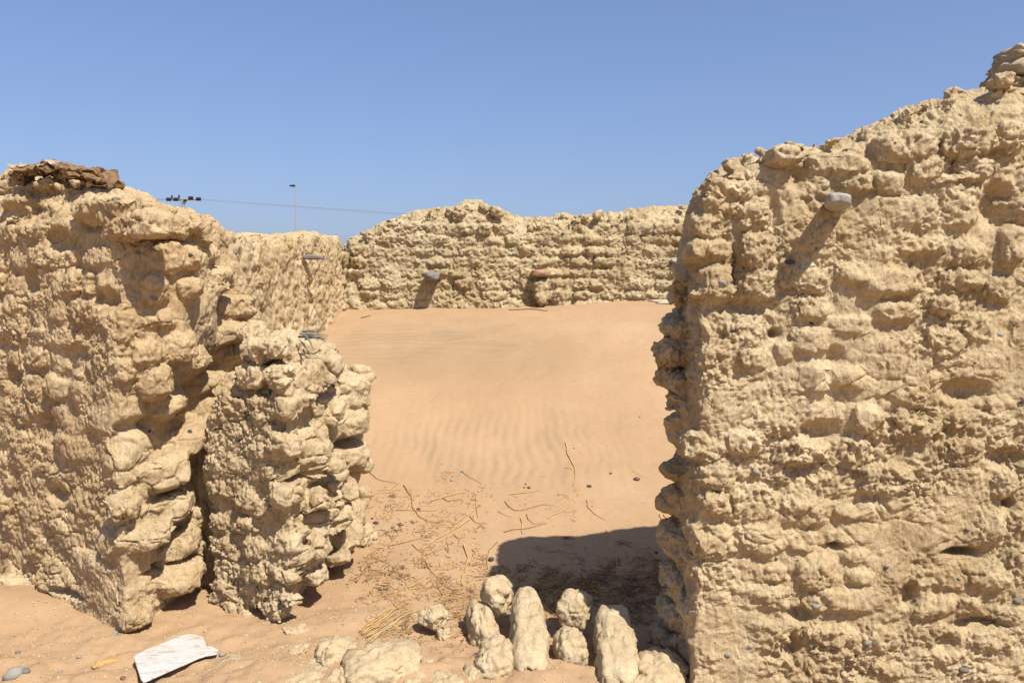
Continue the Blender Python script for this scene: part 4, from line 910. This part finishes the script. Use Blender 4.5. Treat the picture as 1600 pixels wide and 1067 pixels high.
# litter: bits nobody could count
def litter(name, spots, mats, lbl, cat):
    for mi, mt in enumerate(mats):
        L_ = []
        for (cx, cy, rx, ry, n_, ln, r, mix) in spots:
            for i in range(int(n_ * mix[mi] * .4)):
                if i % 14 == 0: sx = random.gauss(cx, rx); sy = random.gauss(cy, ry); sr = random.uniform(2, 11)
                px = random.gauss(sx, sr * 1.3); py = random.gauss(sy, sr * .8)
                if py > 1062 or py < 700: continue
                p = ghit(px, py); a_ = random.uniform(0, math.pi); Ln = ln * (random.uniform(.15, .7) if random.random() < .8 else random.uniform(.8, 2.2)); cv = random.uniform(-.5, .5)
                dx = np.array((math.cos(a_), math.sin(a_), 0)); ex = np.array((-dx[1], dx[0], 0)); pts = []
                up = random.uniform(0, .25)
                for k_ in range(4):
                    q = p + dx * Ln * (k_ / 3 - .5) + ex * Ln * cv * ((k_ / 3 - .5) ** 2) * 2; pts.append((q[0], q[1], p[2] + .003 + up * Ln * k_ / 3 * .5 + random.uniform(0, .004)))
                L_.append(tube(pts, r * random.uniform(.7, 1.9), r * .5, 3))
        V, Fq = joined(L_); o = obj(name, mesh_from(name, V, Fq), mt); tag(o, lbl[mi], cat, kind='stuff')
spots = [(625,850,42,34,520,.035,.0014,(1,.8,.5)),(600,905,36,26,380,.035,.0014,(1,.8,.5)),(700,850,50,40,300,.04,.0013,(1,.8,.4)),(640,800,40,24,170,.045,.0013,(1,.7,.3)),(700,905,60,26,420,.035,.0014,(1,.9,.5)),
         (600,800,22,16,90,.03,.0013,(.8,1,.6)),(715,945,30,16,520,.028,.0014,(1,1,.4)),(720,985,12,26,160,.025,.0014,(1,1,.3)),(860,915,40,12,620,.04,.0015,(.8,1.2,.8)),(930,925,60,16,1100,.055,.0015,(.8,1.3,.9)),(1010,905,36,22,700,.05,.0014,(.6,1.1,.8)),(940,885,80,26,420,.05,.0013,(.5,1,.6)),
         (720,770,30,10,90,.03,.0015,(1,.6,.3)),(855,795,40,12,80,.03,.0013,(1,.6,.2)),(640,955,40,20,240,.03,.0013,(1,.8,.4)),(615,985,26,12,420,.028,.0013,(1.4,.4,.2)),(580,880,30,30,160,.03,.0014,(1,.8,.5)),(870,950,20,10,200,.04,.0014,(.8,1,.6)),(990,950,30,14,240,.05,.0014,(.5,1,.7))]
litter('dry_litter', spots, (STRAW, TWIG, TWIG_D), ('scattered straw coloured chaff over the doorway sand', 'scattered brown twig bits over the doorway sand', 'scattered dark bark crumbs over the doorway sand'), 'litter')
# grit and crumbs
def grit(name, n_, boxes, mat, smin, smax, lbl, kindz='stuff'):
    V0 = np.array([(1, 0, 0), (0, 1, 0), (-1, 0, 0), (0, -1, 0), (0, 0, .8), (0, 0, -.6)], float); F0 = np.array([(0, 1, 4), (1, 2, 4), (2, 3, 4), (3, 0, 4), (1, 0, 5), (2, 1, 5), (3, 2, 5), (0, 3, 5)])
    X = []; 
    for bx in boxes:
        m_ = int(n_ * bx[4]); X.append(np.stack([rng.uniform(bx[0], bx[1], m_), rng.uniform(bx[2], bx[3], m_)], 1))
    X = np.concatenate(X); Z = ground(X[:, 0], X[:, 1]); S_ = np.exp(rng.uniform(math.log(smin), math.log(smax), len(X)))
    V = V0[None] * (1 + .35 * rng.normal(size=(len(X), 6, 3))) * S_[:, None, None] + np.concatenate([X, (Z + S_ * .15)[:, None]], 1)[:, None]
    Fq = F0[None] + (np.arange(len(X)) * 6)[:, None, None]
    tag(obj(name, mesh_from(name, V.reshape(-1, 3), Fq.reshape(-1, 3), False), mat), lbl, 'grit', kind='stuff')
bx = [(-2.4, .8, 2.8, 3.7, .55), (-1.0, .9, 3.6, 4.6, .3), (-1.0, .9, 4.6, 6, .12), (-1.6, 1.2, 6, 8.9, .03)]
grit('grit', 3200, bx, ST_DARK, .0008, .003, 'dark grains of grit strewn over the sand')
grit('mud_crumbs', 5200, [(-2.6, .8, 2.8, 3.7, .7), (-1.0, .9, 3.6, 4.4, .2)], MUD_LOOSE, .0012, .007, 'pale crumbs of mud strewn over the sand')
grit('pale_grit', 1800, bx, ST_PALE, .0008, .0028, 'pale grains of grit strewn over the sand')

# ------------------------------------------------------------------ far away: lamp post, power pole, wires
def metal(name, c_, r_=.5):
    m, n, l, b = new_mat(name); co = mapped(n, l, 1, 1, 1); t = noise_node(n, l, co, 3, 3, .5)
    l.new(ramp(n, l, t.outputs[0], [(.3, tuple(v * .85 for v in c_)), (.7, c_)]).outputs[0], b.inputs['Base Color']); b.inputs['Roughness'].default_value = r_; return m
GALV = metal('galvanised', (.33, .34, .35)); BLK = metal('ceramic_dark', (.03, .028, .028)); WIRE = metal('wire', (.22, .22, .23)); TIMB = metal('pole_grey', (.30, .29, .27))
YL = 52.
lp = empty('street_lamp', at(464.5, 436, YL) * (1, 1, 0) + (0, 0, .6), 'tall thin street lamp rising beyond the side wall', 'street lamp')
tp = at(463.5, 292, YL); b0 = np.array(lp.location)
V, Fq = tube([(lp.location.x, YL, .6), (lp.location.x, YL, 4), tp], .07, .04, 10); obj('lamp_post', mesh_from('lamp_post', V - b0, Fq), GALV, lp)
V, Fq = tube([tp - (0, 0, .1), tp + (-.06, 0, .03), tp + (-.2, 0, .06)], .035, .03, 8); obj('arm', mesh_from('arm', V - b0, Fq), GALV, lp)
V = superell(IV, 3) * np.array((.20, .12, .055)); V[:, 2] *= 1 + .3 * (V[:, 0] > 0); obj('lamp_head', mesh_from('lamp_head', V + tp + (-.27, 0, .06) - b0, IF), BLK, lp)
YP = 72.
pc = at(286, 312, YP); pl_ = empty('utility_pole', (pc[0], YP, .5), 'power pole with a crossarm of dark insulators peeping over the left wall', 'utility pole'); b0 = np.array(pl_.location)
k_ = YP / F
V, Fq = tube([(pc[0], YP, .5), (pc[0], YP, 4), (pc[0], YP, pc[2] + .05)], .17, .12, 10); obj('pole', mesh_from('pole', V - b0, Fq), TIMB, pl_)
V, Fq = tube([pc + (-22 * k_, 0, -.02), pc, pc + (26 * k_, 0, .02)], .085, .085, 4); obj('crossarm', mesh_from('crossarm', V - b0, Fq), TIMB, pl_)
for sg in (-1, 1):
    V, Fq = tube([pc + (sg * 7 * k_, 0, 0), pc + (0, 0, -.55)], .05, .05, 4); obj('brace', mesh_from('brace', V - b0, Fq), TIMB, pl_)
def drum(nm, c_, L_, r_, ax=0):
    pts = []; V_ = []; n_ = 12; prof = []
    for i in range(13):
        f = i / 12; prof.append((f * L_ - L_ / 2, r_ * (1 if i % 2 else .72) * (.5 if i in (0, 12) else 1)))
    for q, rr in prof:
        for j in range(n_):
            a_ = 2 * math.pi * j / n_; v = (q, rr * math.cos(a_), rr * math.sin(a_)) if ax == 0 else (rr * math.cos(a_), rr * math.sin(a_), q); V_.append(np.array(v) + c_)
    Fq = [(i * n_ + j, i * n_ + (j + 1) % n_, (i + 1) * n_ + (j + 1) % n_, (i + 1) * n_ + j) for i in range(12) for j in range(n_)]
    obj(nm, mesh_from(nm, np.array(V_) - b0, Fq), BLK, pl_)
for dx_, dz_ in ((-21, 0), (-10, 0), (13, 2), (25, .5)): drum('insulator', pc + (dx_ * k_, -.15, dz_ * k_), .42, .17)
drum('insulator', pc + (4 * k_, -.15, -1.5 * k_), .25, .12)
drum('pin_insulator', pc + (-17 * k_, 0, 3.5 * k_), .38, .08, 2); drum('pin_insulator', pc + (-6 * k_, 0, 4 * k_), .38, .08, 2)
for j, (dx_, dzl, y0, y1) in enumerate([(-21, 0, 311, 334), (13, 2, 311, 336.5), (25, .5, 314, 339)]):
    A = pc + (dx_ * k_ if j else 25 * k_, -.15, dzl * k_ + .05 * (1 - j)); B = at(1150, y1 + 14, 230); pts = []
    for i in range(60):
        f = i / 59; p_ = A + (B - A) * f; p_[2] -= 4 * f * (1 - f) * 1.25; pts.append(p_)
    V, Fq = tube(pts, .013, .024, 5)
    tag(obj('power_line', mesh_from('power_line', V - A, Fq), WIRE, loc=A), ['uppermost wire sagging right from the power pole behind the walls', 'middle wire sagging right from the power pole behind the walls', 'lowest wire sagging right from the power pole behind the walls'][j], 'power line')
for j, (y_) in enumerate((293, 299)):
    A = pc + (-21 * k_, -.15, (.04, -.03)[j]); B = at(-260, y_ - 12, 110); pts = [A + (B - A) * (i / 29) - np.array((0, 0, 4 * i / 29 * (1 - i / 29) * .9)) for i in range(30)]
    V, Fq = tube(pts, .016, .02, 5); tag(obj('power_line', mesh_from('power_line', V - A, Fq), WIRE, loc=A), ['upper wire running left from the power pole behind the matting', 'lower wire running left from the power pole behind the matting'][j], 'power line')
print('script', round(time.time() - T0, 1), 's; tris', sum(len(o.data.polygons) * 2 for o in C.objects if o.type == 'MESH'))
